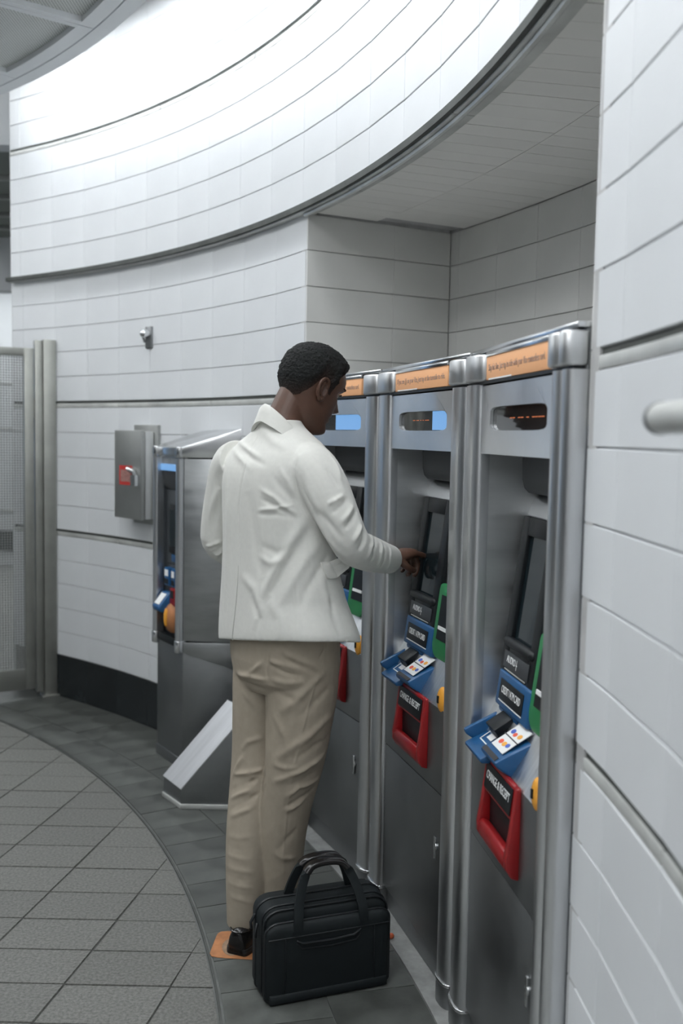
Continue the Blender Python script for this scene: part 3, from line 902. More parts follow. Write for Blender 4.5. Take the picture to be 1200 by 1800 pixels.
# small machine standing alone at the left, its side panel turned to the camera
t = empty('fare_machine', (-0.72, 4.35, 0))
tag(t, 'small steel fare machine standing alone left of the man, seen from its side', 'ticket machine')
def q(x, y): return (x + 0.72, y - 4.35)
FR, FL = q(-0.722, 4.352), q(-0.890, 4.61)
BR, BL = q(-0.452, 4.352), q(-0.640, 4.66)
def inset(poly, k):
    c = (sum(p[0] for p in poly) / 4, sum(p[1] for p in poly) / 4)
    return [(c[0] + (p[0] - c[0]) * k, c[1] + (p[1] - c[1]) * k) for p in poly]
fdir = Vector((FL[0] - FR[0], FL[1] - FR[1], 0)); FW = fdir.length; fdir.normalize()
fin = Vector((fdir.y, -fdir.x, 0))            # into the machine
if fin.x < 0: fin = -fin
FT = Matrix(((-fdir.x, fin.x, 0, FL[0]), (-fdir.y, fin.y, 0, FL[1]), (0, 0, 1, 0), (0, 0, 0, 1)))   # local: x from far edge to near edge, y inwards, z up
# upper housing side and body (front face set back 12 cm so the recess shows)
body = [(FR[0], FR[1]), BR, BL, (FL[0], FL[1])]
sh = [tuple((FT @ Vector((FW - 0.004, 0.012, 0)))[:2]), BR, BL, tuple((FT @ Vector((0.004, 0.012, 0)))[:2])]
dp = [tuple((FT @ Vector((FW - 0.03, 0.045, 0)))[:2]), BR, BL, tuple((FT @ Vector((0.03, 0.045, 0)))[:2])]
b = MB(); b.prism(dp, 0.55, 1.44)
b.build('housing', M['steel_paint2'], t, bevel=0.0, smooth=0)
# side panels with a foot edge that falls towards the wall
def side_panel(A, Bp, nm, z1, zA, zB, th):
    d = Vector((Bp[0] - A[0], Bp[1] - A[1], 0)); L_ = d.length; d.normalize(); n_ = Vector((-d.y, d.x, 0))
    T = Matrix(((d.x, n_.x, 0, A[0]), (d.y, n_.y, 0, A[1]), (0, 0, 1, 0), (0, 0, 0, 1)))
    b = MB(); vs = [(0, 0, zA), (L_, 0, zB), (L_, 0, z1), (0, 0, z1), (0, th, zA), (L_, th, zB), (L_, th, z1), (0, th, z1)]
    b.add([tuple(T @ Vector(p)) for p in vs], [(0, 1, 2, 3), (4, 7, 6, 5), (0, 4, 5, 1), (1, 5, 6, 2), (2, 6, 7, 3), (3, 7, 4, 0)])
    return b.build(nm, M['steel_side'], t, bevel=0.002)
side_panel((FR[0] + 0.015, FR[1]), BR, 'side_panel', 1.432, 0.605, 0.60, 0.012)
side_panel((FR[0] + 0.015, FR[1] - 0.001), BR, 'side_skirt', 0.598, 0.55, 0.47, 0.012)
side_panel((FL[0], FL[1]), BL, 'side_panel', 1.432, 0.60, 0.60, 0.012)
b = MB()
zr = [1.435, 1.435, 1.435, 1.435]
vs = [(*FR, 1.436), (*BR, 1.436), (*BL, 1.436), (*FL, 1.436), (*FR, 1.482), (*BR, 1.572), (*BL, 1.572), (*FL, 1.482)]
b.add(vs, [(0, 3, 2, 1), (4, 5, 6, 7), (0, 1, 5, 4), (1, 2, 6, 5), (2, 3, 7, 6), (3, 0, 4, 7)])
b.build('sloped_roof', M['steel_bright'], t, bevel=0.004)
def fb(nm, mt, x0, x1, y0, y1, z0, z1, par=None, bev=0.002):
    b = MB(); b.box(x0, x1, y0, y1, z0, z1, FT); return b.build(nm, mt, par or t, bevel=bev)
for x in (0.0, FW - 0.042):
    b = MB(); b.prism([tuple((FT @ Vector((x + px, py, 0)))[:2]) for px, py in post_profile(0, 0.042, 0.012, 0.03)], 0.60, 1.432)
    b.build('post', M['steel_post'], t, smooth=50)
    b = MB(); b.prism([tuple((FT @ Vector((x + px, py, 0)))[:2]) for px, py in post_profile(-0.002, 0.044, 0.016, 0.03)], 1.436, 1.484)
    b.build('post_cap', M['steel_bright'], t, smooth=50, bevel=0.003)
    b = MB(); b.prism([tuple((FT @ Vector((x + px, py, 0)))[:2]) for px, py in post_profile(-0.002, 0.044, 0.016, 0.03)], 0.548, 0.602)
    b.build('post_foot', M['steel_bright'], t, smooth=50, bevel=0.003)
fb('bottom_tray', M['black'], 0.02, FW - 0.02, 0.004, 0.10, 0.565, 0.60)
fb('inner_cheek', M['steel_paint2'], 0.012, 0.030, 0.006, 0.09, 0.60, 1.43)
fb('header', M['steel_h'], 0.03, FW - 0.03, 0.02, 0.09, 1.385, 1.434)
fb('display', M['blue_reflection'], 0.045, FW - 0.045, 0.012, 0.022, 1.372, 1.402)  # glowing strip painted as the blue reflection in this window
b = MB(); b.extr_x([(0.02, 1.37), (0.03, 1.30), (0.06, 1.26), (0.10, 1.25), (0.10, 1.37)], 0.04, FW - 0.03, FT)
b.build('hood', M['black_soft'], t, smooth=60)
fb('mid_ledge', M['steel_bright'], 0.03, FW - 0.03, 0.05, 0.10, 1.225, 1.24)
sc_ = fb('screen_bezel', M['black'], 0.10, FW - 0.035, 0.030, 0.09, 0.985, 1.215, bev=0.006)
fb('screen', M['glass'], 0.115, FW - 0.05, 0.028, 0.032, 1.02, 1.19, sc_, 0.0)
fb('card_label', M['blue'], 0.12, FW - 0.04, 0.035, 0.09, 0.945, 0.98, bev=0.004)
fb('slot_rail', M['steel_bright'], 0.03, FW - 0.04, 0.045, 0.09, 0.925, 0.938)
for k, (x0, x1) in enumerate(((0.07, 0.13), (0.15, 0.20))):
    r_ = fb('ticket_slot', M['blue'], x0, x1, 0.02, 0.09, 0.83, 0.915, bev=0.005)
    fb('slot_label', M['white_ink'], x0 + .01, x1 - .01, 0.0185, 0.021, 0.875, 0.905, r_, 0.0)
    fb('slot_mouth', M['black'], x0 + .008, x1 - .008, 0.0185, 0.021, 0.838, 0.862, r_, 0.0)
rr = fb('receipt_slot', M['red'], 0.15, 0.205, 0.015, 0.09, 0.745, 0.825, bev=0.005)
fb('slot_mouth', M['black'], 0.16, 0.195, 0.0135, 0.016, 0.78, 0.815, rr, 0.0)
fb('keypad_plate', M['decal'], 0.20, 0.262, 0.02, 0.09, 0.765, 0.87, bev=0.004)
b = MB(); b.extr_x([(0.09, 0.80), (0.02, 0.80), (-0.035, 0.735), (-0.03, 0.715), (0.09, 0.66)], 0.055, 0.14, FT)
ct = b.build('card_tray', M['blue'], t, bevel=0.005)
b = MB(); b.box(0.068, 0.125, -0.03, 0.03, 0, 0.0015, FT @ Matrix.Translation((0, -0.008, 0.769)) @ Matrix.Rotation(math.atan2(.065, .055), 4, 'X'))
b.build('card_sticker', M['white_ink'], ct, smooth=0)
b = MB(); b.sphere((0.165, 0.030, 0.685), 0.07, s=(0.9, 0.6, 1.05))
o = MB(); o.add([tuple(FT @ Vector(p)) for p in b.v], b.f)
cb = o.build('coin_bowl', M['decal'], t, smooth=80)
b = MB(); b.sphere((0.165, -0.008, 0.69), 0.022, s=(0.7, 0.5, 2.0)); o = MB(); o.add([tuple(FT @ Vector(p)) for p in b.v], b.f)
o.build('coin_slot', M['yellow'], cb, smooth=80)
# pedestal
PP = [q(-0.712, 4.36), q(-0.47, 4.36), q(-0.64, 4.64), q(-0.872, 4.60)]
b = MB(); b.prism(PP, 0.05, 0.575); b.build('pedestal', M['steel_dark'], t, bevel=0.003)
b = MB(); b.prism(inset(PP, 1.03), 0.0, 0.05); b.build('pedestal_foot', M['steel_dark'], t, bevel=0.003)

# steel wedge at the foot of the small machine
t = empty('sloped_plinth', (-0.64, 3.90, 0))
tag(t, 'brushed steel wedge-shaped floor plinth with a bright sloping top, left of the man', 'plinth')
b = MB()
A, Bq, Cq, Dq = (-0.640, 3.905), (-0.738, 4.040), (-0.31, 4.040), (-0.23, 3.905)
L0 = lambda p, z: (p[0] + 0.64, p[1] - 3.90, z)
rx = 0.272                                   # run of the slope
Af, Bf = (A[0] + rx, A[1]), (Bq[0] + rx, Bq[1])
vs = [L0(A, .02), L0(Bq, .02), L0(Cq, .02), L0(Dq, .02), L0(A, .078), L0(Bq, .086), L0(Bf, .42), L0(Af, .41), L0(Cq, .42), L0(Dq, .41)]
b.add(vs, [(0, 1, 2, 3), (0, 4, 5, 1), (4, 7, 6, 5), (7, 9, 8, 6), (0, 3, 9, 7, 4), (1, 5, 6, 8, 2), (3, 2, 8, 9)])
wd = b.build('wedge_body', M['steel_dark'], t, bevel=0.002)
b = MB()
o_ = 0.0012
vs = [L0(A, .0785 + o_), L0(Bq, .0865 + o_), L0(Bf, .4205 + o_), L0(Af, .4105 + o_)]
vs = vs + [(p[0] - 0.002, p[1], p[2] + 0.003) for p in vs]
b.add(vs, [(0, 1, 2, 3), (4, 7, 6, 5), (0, 4, 5, 1), (1, 5, 6, 2), (2, 6, 7, 3), (3, 7, 4, 0)])
b.build('slope_plate', M['slope'], t, smooth=0)
b = MB(); b.prism([L0(p, 0)[:2] for p in ((-0.643, 3.900), (-0.745, 4.043), (-0.31, 4.043), (-0.23, 3.900))], 0.0, 0.02)
b.build('base_strip', M['rail'], t, bevel=0.002)

# ================================================================== WALL FITTINGS
# breaker box
th = 44.4
t = empty('breaker_box', (*pol(RW, th), 0), R_(th - 90))      # local x: clockwise (towards the machines), y: outwards into the wall
tag(t, 'grey steel breaker box with a red label on the left wall', 'electrical box')
box('back_plate', M['box_steel'], t, -0.068, 0.150, -0.022, 0.0, 1.075, 1.585, 0.002)
box('box_body', M['box_steel'], t, -0.130, 0.112, -0.075, -0.022, 1.108, 1.548, 0.003)
box('box_cover', M['box_steel'], t, -0.136, 0.116, -0.097, -0.075, 1.102, 1.556, 0.004)
box('side_cover', M['box_side'], t, 0.1125, 0.122, -0.074, -0.026, 1.105, 1.552, 0.004)
lb = box('warning_label', M['red_label'], t, -0.085, 0.035, -0.099, -0.097, 1.275, 1.375, 0.0)
box('label_print', M['label_print'], lb, -0.072, 0.024, -0.0998, -0.099, 1.292, 1.352, 0.0)
b = MB(); b.tube([(0.03, -0.104, 1.35), (0.03, -0.118, 1.36), (0.075, -0.118, 1.35), (0.085, -0.10, 1.30)], 0.012, n=10)
b.box(0.06, 0.10, -0.124, -0.096, 1.275, 1.33)
b.build('latch', M['steel_bright'], t)
# small lock fitting high on the wall
th = 43.9
t = empty('wall_hook', (*pol(RW, th), 2.03), R_(th - 90))
tag(t, 'small chrome lock fitting on the left wall above the breaker box', 'fitting')
box('base_plate', M['steel_dark'], t, -0.028, 0.028, -0.012, 0.004, -0.055, 0.055, 0.004)
b = MB(); b.tube([(0.0, -0.012, 0.018), (0.0, -0.035, 0.018)], 0.022, n=14)
b.build('barrel', M['steel_bright'], t)
b = MB(); b.tube([(-0.02, -0.02, 0.03), (-0.026, -0.025, 0.0), (-0.02, -0.02, -0.02)], 0.006, n=8)
b.build('hoop', M['steel_dark'], t)
# hand rail on the right wall
t = empty('hand_rail', (*pol(RW, -7), 1.578))
tag(t, 'end of a round steel hand rail on the right wall', 'hand rail')
L_ = t.location.copy()
b = MB(); b.tube([Vector((*pol(5.15, a), 1.578)) - L_ for a in np.linspace(-2.45, -26, 24)], 0.0195, n=18, caps='flat')
b.build('rail_tube', M['rail'], t, smooth=60)
b = MB(); b.tube([Vector((*pol(5.15, a), 1.578)) - L_ for a in (-2.33, -2.46)], 0.0205, n=18, caps='flat')
b.build('end_cap', M['steel_dark'], t)
for a in (-6.0, -20):
    b = MB(); b.tube([Vector((*pol(5.15, a), 1.56)) - L_, Vector((*pol(5.18, a), 1.535)) - L_, Vector((*pol(RW + 0.006, a), 1.53)) - L_], 0.008, n=10)
    b.build('bracket', M['rail'], t)

# ================================================================== GATE
gd = Vector((-0.233, -0.115, 0)).normalized()
t = empty('metal_gate', (-1.705, 5.585, 0), math.atan2(gd.y, gd.x))      # local x runs left along the gate
tag(t, 'grey metal gate with wire mesh at the left wall end', 'gate')
GW = 0.95
box('post', M['gate'], t, -0.055, 0.015, -0.035, 0.035, 0.0, 2.06, 0.004)
box('post_plate', M['gate'], t, 0.018, 0.060, -0.03, 0.02, 0.03, 2.055, 0.003)
box('post_foot', M['gate'], t, -0.075, 0.03, -0.05, 0.05, 0.0, 0.012, 0.002)
box('stile', M['gate'], t, 0.066, 0.118, -0.02, 0.02, 0.05, 2.008, 0.003)
box('stile', M['gate'], t, GW, GW + 0.05, -0.02, 0.02, 0.05, 2.008, 0.003)
box('top_rail', M['gate'], t, 0.118, GW, -0.02, 0.02, 1.962, 2.008, 0.003)
box('bottom_rail', M['gate'], t, 0.118, GW, -0.02, 0.02, 0.05, 0.17, 0.003)
b = MB()
for k in range(int((GW - 0.118) / 0.0145)):
    x = 0.122 + k * 0.0145; b.box(x, x + 0.0045, -0.002, 0.0015, 0.165, 1.966)
for k in range(int(1.80 / 0.0145)):
    z = 0.168 + k * 0.0145; b.box(0.116, GW + .002, -0.0035, 0.0, z, z + 0.0045)
tag(b.build('wire_mesh', M['wire'], t, smooth=0), kind='stuff')
b = MB(); b.tube([(0.063, 0.0, 1.62), (0.063, 0.0, 1.72)], 0.008, n=8); b.build('hinge', M['gate'], t)

# ================================================================== FLOOR BITS
t = empty('floor_decal', (-0.245, 2.835, 0.0), R_(-4))
tag(t, 'worn orange foot-mark decal on the floor under the man', 'sticker')
b = MB(); b.prism([(p[0] * 0.5, p[1] * 0.5) for p in stadium(0.48, 0.31, 48, 9)], 0.0005, 0.0018); b.build('decal_sheet', M['decal'], t, smooth=0)
for x in (-0.055, 0.05):
    b = MB(); b.prism([(x + 0.036 * math.cos(a) * (1 + 0.15 * math.sin(a)), -0.012 + 0.052 * math.sin(a)) for a in np.linspace(0, 2 * PI, 28, endpoint=False)], 0.0018, 0.0022)
    b.build('foot_print', M['decal_print'], t, smooth=0)
b = MB()
rg = []
for j in range(7):
    rg.append([(0.011 * math.sin(PI * (j + .3) / 6.8) * math.cos(2 * PI * k / 10) * (1 + .3 * noise.noise((j * 1.3, k * 1.7, 2))), 0.009 * math.sin(PI * (j + .3) / 6.8) * math.sin(2 * PI * k / 10) * (1 + .3 * noise.noise((j, k, 5))), 0.0105 - 0.009 * math.cos(PI * (j + .3) / 6.8)) for k in range(10)])
b.loft(rg)
o = b.build('litter_scrap', M['litter'], None, smooth=80, loc=(0.176, 2.885, 0.0035))
tag(o, 'tiny crumpled orange scrap on the sill beside the bag', 'litter')

# ================================================================== BRIEFCASE
bx = Vector((0.332, 0.122, 0)).normalized(); BL_ = 0.354
t = empty('briefcase', (-0.186, 2.533, 0.0), math.atan2(bx.y, bx.x))
t.scale = (1.03, 1.18, 0.85)      # local x along the front, y to the back
tag(t, 'black nylon briefcase with two handles standing on the floor by the man', 'bag')
def slab_xz(mb, x0, x1, z0, z1, rt, rb, ys, puff=None):    # rounded slab with inset edges; ys: list of (y, inset)
    rings = []
    for (y, i) in ys:
        rings.append([(p[0], y, p[1]) for p in rr_loop(x0 + i, x1 - i, z0 + i, z1 - i, max(rt - i, .004), max(rb - i, .004))])
    mb.loft(rings)
b = MB(); slab_xz(b, -0.002, BL_ + 0.002, 0.002, 0.300, 0.045, 0.022, [(0.024, 0.010), (0.028, 0.003), (0.036, 0.0), (0.070, -0.002), (0.100, 0.0), (0.108, 0.004), (0.112, 0.012)])
b.build('main_compartment', M['bag'], t, smooth=60)
b = MB(); slab_xz(b, 0.002, BL_ - 0.002, 0.002, 0.293, 0.045, 0.022, [(0.006, 0.020), (0.010, 0.008), (0.016, 0.0), (0.0235, 0.0), (0.0255, 0.006)])
b.build('front_compartment', M['bag'], t, smooth=60)
b = MB(); slab_xz(b, 0.0, BL_, 0.004, 0.262, 0.036, 0.020, [(-0.014, 0.030), (-0.012, 0.012), (-0.006, 0.002), (0.0, 0.0), (0.009, 0.0)])
b.build('front_pocket', M['bag'], t, smooth=60)
# piping round the panels
def loop_tube(nm, loop, y, r, par, mt='bag_trim', top_only=False):
    pts = [(p[0], y, p[1]) for p in loop]
    b = MB(); b.tube(pts + [pts[0]], r, n=6); return b.build(nm, M[mt], par)
loop_tube('piping', rr_loop(0.0, BL_, 0.004, 0.263, 0.036, 0.020), -0.002, 0.0032, t)
loop_tube('piping', rr_loop(0.001, BL_ - 0.001, 0.003, 0.295, 0.045, 0.022), 0.013, 0.003, t)
loop_tube('piping', rr_loop(0.001, BL_ - .001, 0.003, 0.300, 0.045, 0.022), 0.030, 0.003, t)
loop_tube('zipper', rr_loop(-0.003, BL_ + 0.003, 0.002, 0.3025, 0.045, 0.022), 0.068, 0.004, t)
# pocket flap seams, slit and bottom band
b = MB(); b.tube([(0.008, -0.0135, 0.218), (0.12, -0.0155, 0.219), (0.24, -0.0155, 0.219), (BL_ - 0.008, -0.0135, 0.218)], 0.0022, n=6)
b.build('pocket_hem', M['bag_trim'], t)
for x in (0.052, BL_ - 0.050):
    b = MB(); b.tube([(x, -0.0145, 0.214), (x, -0.0155, 0.12), (x, -0.0140, 0.035)], 0.0018, n=6); b.build('pocket_seam', M['bag_trim'], t)
b = MB(); b.tube([(0.085, -0.015, 0.205), (0.10, -0.0165, 0.196), (0.18, -0.0175, 0.194), (0.245, -0.0165, 0.198), (0.262, -0.015, 0.212)], 0.0035, n=8)
b.tube([(0.085, -0.015, 0.194), (0.098, -0.016, 0.178), (0.18, -0.0165, 0.174), (0.25, -0.016, 0.180), (0.262, -0.015, 0.196)], 0.002, n=8)
b.build('pocket_slit', M['bag_trim'], t)
b = MB(); b.extr_x([(-0.0175, 0.004), (-0.0195, 0.020), (-0.0165, 0.034), (-0.002, 0.036), (0.004, 0.003)], 0.010, BL_ - 0.010)
b.build('base_band', M['bag'], t, bevel=0.003, smooth=60)
# handles: webbing loops from front and back with a padded grip
def handle(y, lean, nm):
    xa, xb = 0.098, 0.262
    prof = [(xa - 0.012, 0.235 if y < 0.02 else 0.27), (xa - 0.008, 0.30), (xa + 0.006, 0.36), (xa + 0.028, 0.412), (xa + 0.055, 0.426), (xb - 0.055, 0.426), (xb - 0.028, 0.412), (xb - 0.006, 0.36), (xb + 0.008, 0.30), (xb + 0.012, 0.235 if y < 0.02 else 0.27)]
    # smooth the profile
    for _ in range(2):
        q2 = [prof[0]]
        for a, e in zip(prof[:-1], prof[1:]):
            q2 += [(a[0] * .75 + e[0] * .25, a[1] * .75 + e[1] * .25), (a[0] * .25 + e[0] * .75, a[1] * .25 + e[1] * .75)]
        prof = q2 + [prof[-1]]
    rings = []
    for i, p in enumerate(prof):
        a, e = prof[max(i - 1, 0)], prof[min(i + 1, len(prof) - 1)]
        d = Vector((e[0] - a[0], e[1] - a[1])).normalized(); nrm = Vector((-d.y, d.x))
        yy = y + lean * max(0, (p[1] - 0.27) / 0.14) ** 1.0
        w, th_ = 0.0045, 0.0125
        mid = abs(p[0] - (xa + xb) / 2)
        if mid < 0.062: th_ = 0.0075; w = 0.0115
        rings.append([(p[0] + nrm.x * th_ * cz, yy + w * cy, p[1] + nrm.y * th_ * cz) for (cy, cz) in ((-1, -.5), (-.8, -1), (.8, -1), (1, -.5), (1, .5), (.8, 1), (-.8, 1), (-1, .5))])
    b = MB(); b.loft(rings); h = b.build(nm, M['bag'], t, smooth=60)
    k = [i for i, p in enumerate(prof) if abs(p[0] - (xa + xb) / 2) < 0.058]
    rg = []
    for i in k:
        c = Vector([sum(p[j] for p in rings[i]) / 8 for j in range(3)])
        rg.append([c + (Vector(p) - c) * 1.16 for p in rings[i]])
    b = MB(); b.loft(rg); b.build('grip', M['leather'], h, smooth=60)
handle(-0.012, 0.040, 'handle'); handle(0.085, -0.018, 'handle')
b = MB(); b.tube([(-0.006, 0.05, 0.235), (-0.012, 0.045, 0.215), (-0.012, 0.045, 0.195)], 0.004, n=8); b.build('zip_pull', M['bag_trim'], t)
b = MB(); b.tube([(-0.007, 0.068, 0.255), (-0.018, 0.068, 0.232), (-0.016, 0.068, 0.212)], 0.004, n=8); b.build('zip_pull', M['bag_trim'], t)
for (x, y) in ((0.03, 0.01), (0.325, 0.01), (0.03, 0.095), (0.325, 0.095)):
    b = MB(); b.tube([(x, y, 0.0006), (x, y, 0.006)], 0.008, n=10, caps='flat'); b.build('foot_stud', M['bag_trim'], t)

# ================================================================== MAN
BODY_AZ = R_(40)
FD = Vector((math.cos(BODY_AZ), math.sin(BODY_AZ), 0)); RD = Vector((math.sin(BODY_AZ), -math.cos(BODY_AZ), 0))
ORG = Vector((-0.22, 2.88, 0.0))

def ering(c, a, b_, n=40, e=2.3, az=BODY_AZ, tilt=0.0):
    f = Vector((math.cos(az), math.sin(az), 0)); r = Vector((math.sin(az), -math.cos(az), 0))
    out = []
    for k in range(n):
        t_ = 2 * PI * k / n
        ct, st = math.cos(t_), math.sin(t_)
        kk = (abs(ct) ** e + abs(st) ** e) ** (-1 / e)
        p = r * (a * ct * kk) + f * (b_ * st * kk)
        out.append(Vector(c) + p + Vector((0, 0, tilt * (p.dot(f)))))
    return out

def remesh(mb, name, voxel, smooth_it=4, subdivide=False):
    me = mb.mesh(name + '_raw', None, smooth=0)
    ob = bpy.data.objects.new(name + '_raw', me); COL.objects.link(ob)
    md = ob.modifiers.new('r', 'REMESH'); md.mode = 'VOXEL'; md.voxel_size = voxel; md.use_smooth_shade = True
    if smooth_it:
        ms = ob.modifiers.new('s', 'SMOOTH'); ms.factor = 0.5; ms.iterations = smooth_it
    dg = bpy.context.evaluated_depsgraph_get()
    out = bpy.data.meshes.new_from_object(ob.evaluated_get(dg))
    bpy.data.objects.remove(ob); bpy.data.meshes.remove(me)
    out.name = name
    return out

def get_co(me):
    a = np.empty(len(me.vertices) * 3, 'f'); me.vertices.foreach_get('co', a); return a.reshape(-1, 3).astype(float)
def get_no(me):
    a = np.empty(len(me.vertices) * 3, 'f'); me.vertex_normals.foreach_get('vector', a); return a.reshape(-1, 3).astype(float)
def set_co(me, co):
    me.vertices.foreach_set('co', co.astype('f').ravel()); me.update()

def folds(me, fl):                # ridges (+) and creases (-) along 3-D polylines: (points, width, height)
    co, no = get_co(me), get_no(me)
    d = np.zeros(len(co))
    for pts, wd, am in fl:
        P_ = np.array(pts, float)
        best = np.full(len(co), 9.0); tt = np.zeros(len(co))
        lens = np.linalg.norm(P_[1:] - P_[:-1], axis=1); tot = lens.sum(); acc = 0
        for i in range(len(P_) - 1):
            ab = P_[i + 1] - P_[i]
            k = np.clip(((co - P_[i]) @ ab) / (ab @ ab), 0, 1)
            q_ = np.linalg.norm(co - (P_[i] + k[:, None] * ab), axis=1)
            m_ = q_ < best
            best[m_] = q_[m_]; tt[m_] = (acc + k[m_] * lens[i]) / tot
            acc += lens[i]
        fade = np.clip(np.sin(np.pi * np.clip(tt, 0.02, 0.98)), 0, 1) ** 0.6
        d += am * fade * np.exp(-(best / wd) ** 2)
    set_co(me, co + no * d[:, None])

def noise_disp(me, amp, sc, seed=0, mask=None):
    co, no = get_co(me), get_no(me)
    v = np.array([noise.noise(Vector((p[0] * sc[0] + seed, p[1] * sc[1], p[2] * sc[2]))) for p in co])
    if mask is not None: v = v * mask(co)
    set_co(me, co + no * (amp * v)[:, None])

def finish(name, me, mt, parent):
    me.materials.clear(); me.materials.append(mt)
    for p in me.polygons: p.use_smooth = True
    me.transform(Matrix.Translation(-ORG))
    return link(name, me, parent)

# ---- head in its own frame: x forward, y to his left, z up from the chin
def lerp(tab, z):
    zs = [p[0] for p in tab]
    return float(np.interp(z, zs, [p[1] for p in tab]))
def smooth_tab(tab, n=60):
    zs = np.linspace(tab[0][0], tab[-1][0], n); v = np.interp(zs, [p[0] for p in tab], [p[1] for p in tab])
    for _ in range(3):
        v[1:-1] = (v[:-2] + 2 * v[1:-1] + v[2:]) / 4
    return list(zip(zs, v))
FRONT = smooth_tab([(-0.012, 0.050), (-0.004, 0.074), (0.008, 0.086), (0.022, 0.088), (0.035, 0.082), (0.055, 0.083), (0.075, 0.086), (0.10, 0.083), (0.12, 0.083), (0.14, 0.090), (0.155, 0.0945), (0.17, 0.094), (0.19, 0.086), (0.21, 0.066), (0.225, 0.038), (0.233, 0.006)], 90)
BACK = smooth_tab([(-0.012, 0.010), (0.0, -0.02), (0.03, -0.055), (0.06, -0.074), (0.09, -0.089), (0.12, -0.099), (0.15, -0.103), (0.18, -0.096), (0.205, -0.076), (0.222, -0.048), (0.233, -0.01)], 90)
HALF = smooth_tab([(-0.012, 0.016), (-0.004, 0.030), (0.01, 0.043), (0.03, 0.053), (0.06, 0.063), (0.09, 0.069), (0.12, 0.073), (0.15, 0.0765), (0.175, 0.074), (0.20, 0.061), (0.218, 0.042), (0.228, 0.022), (0.233, 0.006)], 90)
def gs(x, s): return math.exp(-(x / s) ** 2)
def head_pt(z, ph, off=0.0):
    xf, xb, w = lerp(FRONT, z), lerp(BACK, z), lerp(HALF, z)
    xc = xb + (xf - xb) * 0.47
    c, s = math.cos(ph), math.sin(ph)
    ef = 2.35 if c > 0 else 2.15
    kk = (abs(c) ** ef + abs(s) ** ef) ** (-1 / ef)
    x = xc + ((xf - xc) if c > 0 else (xc - xb)) * c * kk
    y = w * s * kk
    if c > 0:
        # nose, lips, chin, brow, eye sockets, cheeks
        nz = np.interp(z, [0.074, 0.080, 0.090, 0.105, 0.125, 0.142], [0.0, 0.018, 0.034, 0.025, 0.012, 0.0])
        nw = np.interp(z, [0.074, 0.088, 0.11, 0.14], [0.017, 0.016, 0.011, 0.009])
        x += nz * gs(y, nw)
        x += 0.011 * gs(z - 0.064, 0.0065) * gs(y, 0.022) + 0.012 * gs(z - 0.047, 0.0075) * gs(y, 0.020) - 0.005 * gs(z - 0.0555, 0.003) * gs(y, 0.024)
        x -= 0.006 * gs(z - 0.030, 0.008) * gs(y, 0.03)
        x += 0.006 * gs(z - 0.012, 0.012) * gs(y, 0.02)
        x -= 0.013 * gs(z - 0.127, 0.012) * gs(abs(y) - 0.032, 0.016)
        x += 0.006 * gs(z - 0.146, 0.008) * gs(abs(y) - 0.03, 0.026)
        x += 0.006 * gs(z - 0.103, 0.016) * gs(abs(y) - 0.042, 0.016)
    else:
        pass
    p = Vector((x, y, z))
    if off:
        ctr = Vector((xc, 0, min(max(z, 0.05), 0.15)))
        p = p + (p - ctr).normalized() * off
    return p
HS = 1.02
HM = (Matrix.Translation((-0.078, 2.995, 1.551)) @ Matrix.Rotation(R_(33), 4, 'Z') @ Matrix.Rotation(R_(23), 4, 'Y') @ Matrix.Scale(HS, 4) @ Matrix.Translation((-0.075, 0, 0)))

body = MB()
NH = 64
zs = list(np.linspace(-0.012, 0.18, 62)) + list(np.linspace(0.184, 0.233, 20))
body.loft([[HM @ head_pt(z, 2 * PI * k / NH) for k in range(NH)] for z in zs])
# neck into the shoulders
def wp(p): return HM @ Vector(p)
nk = [(-0.200, 2.935, 1.50, .088, .070), (-0.190, 2.942, 1.56, .066, .062), (-0.172, 2.952, 1.61, .058, .060), (-0.150, 2.962, 1.66, .055, .060), (-0.128, 2.972, 1.715, .050, .056)]
body.loft([ering((x, y, z), a, b_, 28, 2.0, R_(35)) for x, y, z, a, b_ in nk])
# trunk under the clothes
tk = [(-0.185, 2.945, 1.52, .10, .06), (-0.195, 2.945, 1.47, .165, .095), (-0.20, 2.945, 1.35, .165, .108), (-0.195, 2.945, 1.20, .150, .10), (-0.18, 2.945, 1.05, .150, .10), (-0.17, 2.94, .92, .155, .11), (-0.17, 2.93, .84, .12, .09)]
body.loft([ering((x, y, z), a, b_, 28, 2.2) for x, y, z, a, b_ in tk])
def smooth_path(pts, it=2):
    pts = [tuple(p) for p in pts]
    for _ in range(it):
        q_ = [pts[0]]
        for a, e in zip(pts[:-1], pts[1:]):
            q_ += [tuple(a[i] * .75 + e[i] * .25 for i in range(len(a))), tuple(a[i] * .25 + e[i] * .75 for i in range(len(a)))]
        pts = q_ + [pts[-1]]
    return pts
def limb(mb, pts, n=18, it=2, sq=1.0, caps='round'):
    q_ = smooth_path(pts, it)
    mb.tube([p[:3] for p in q_], [p[3] for p in q_], n=n, sq=sq, caps=caps)
SHR, ELR, WRR = (-0.100, 2.835, 1.445), (0.028, 2.762, 1.246), (0.160, 2.985, 1.170)
SHL, ELL, WRL = (-0.330, 3.040, 1.435), (-0.398, 3.125, 1.190), (-0.245, 3.262, 1.120)
limb(body, [(*SHR, .042), (-0.03, 2.775, 1.35, .042), (*ELR, .038), (0.085, 2.865, 1.20, .034), (*WRR, .027)])
limb(body, [(*SHL, .042), (-0.370, 3.095, 1.33, .042), (*ELL, .040), (-0.32, 3.205, 1.15, .036), (*WRL, .027)])
limb(body, [(-0.125, 2.87, .86, .070), (-0.125, 2.87, .52, .052), (-0.175, 2.905, .14, .036), (-0.175, 2.905, 0.05, .034)])
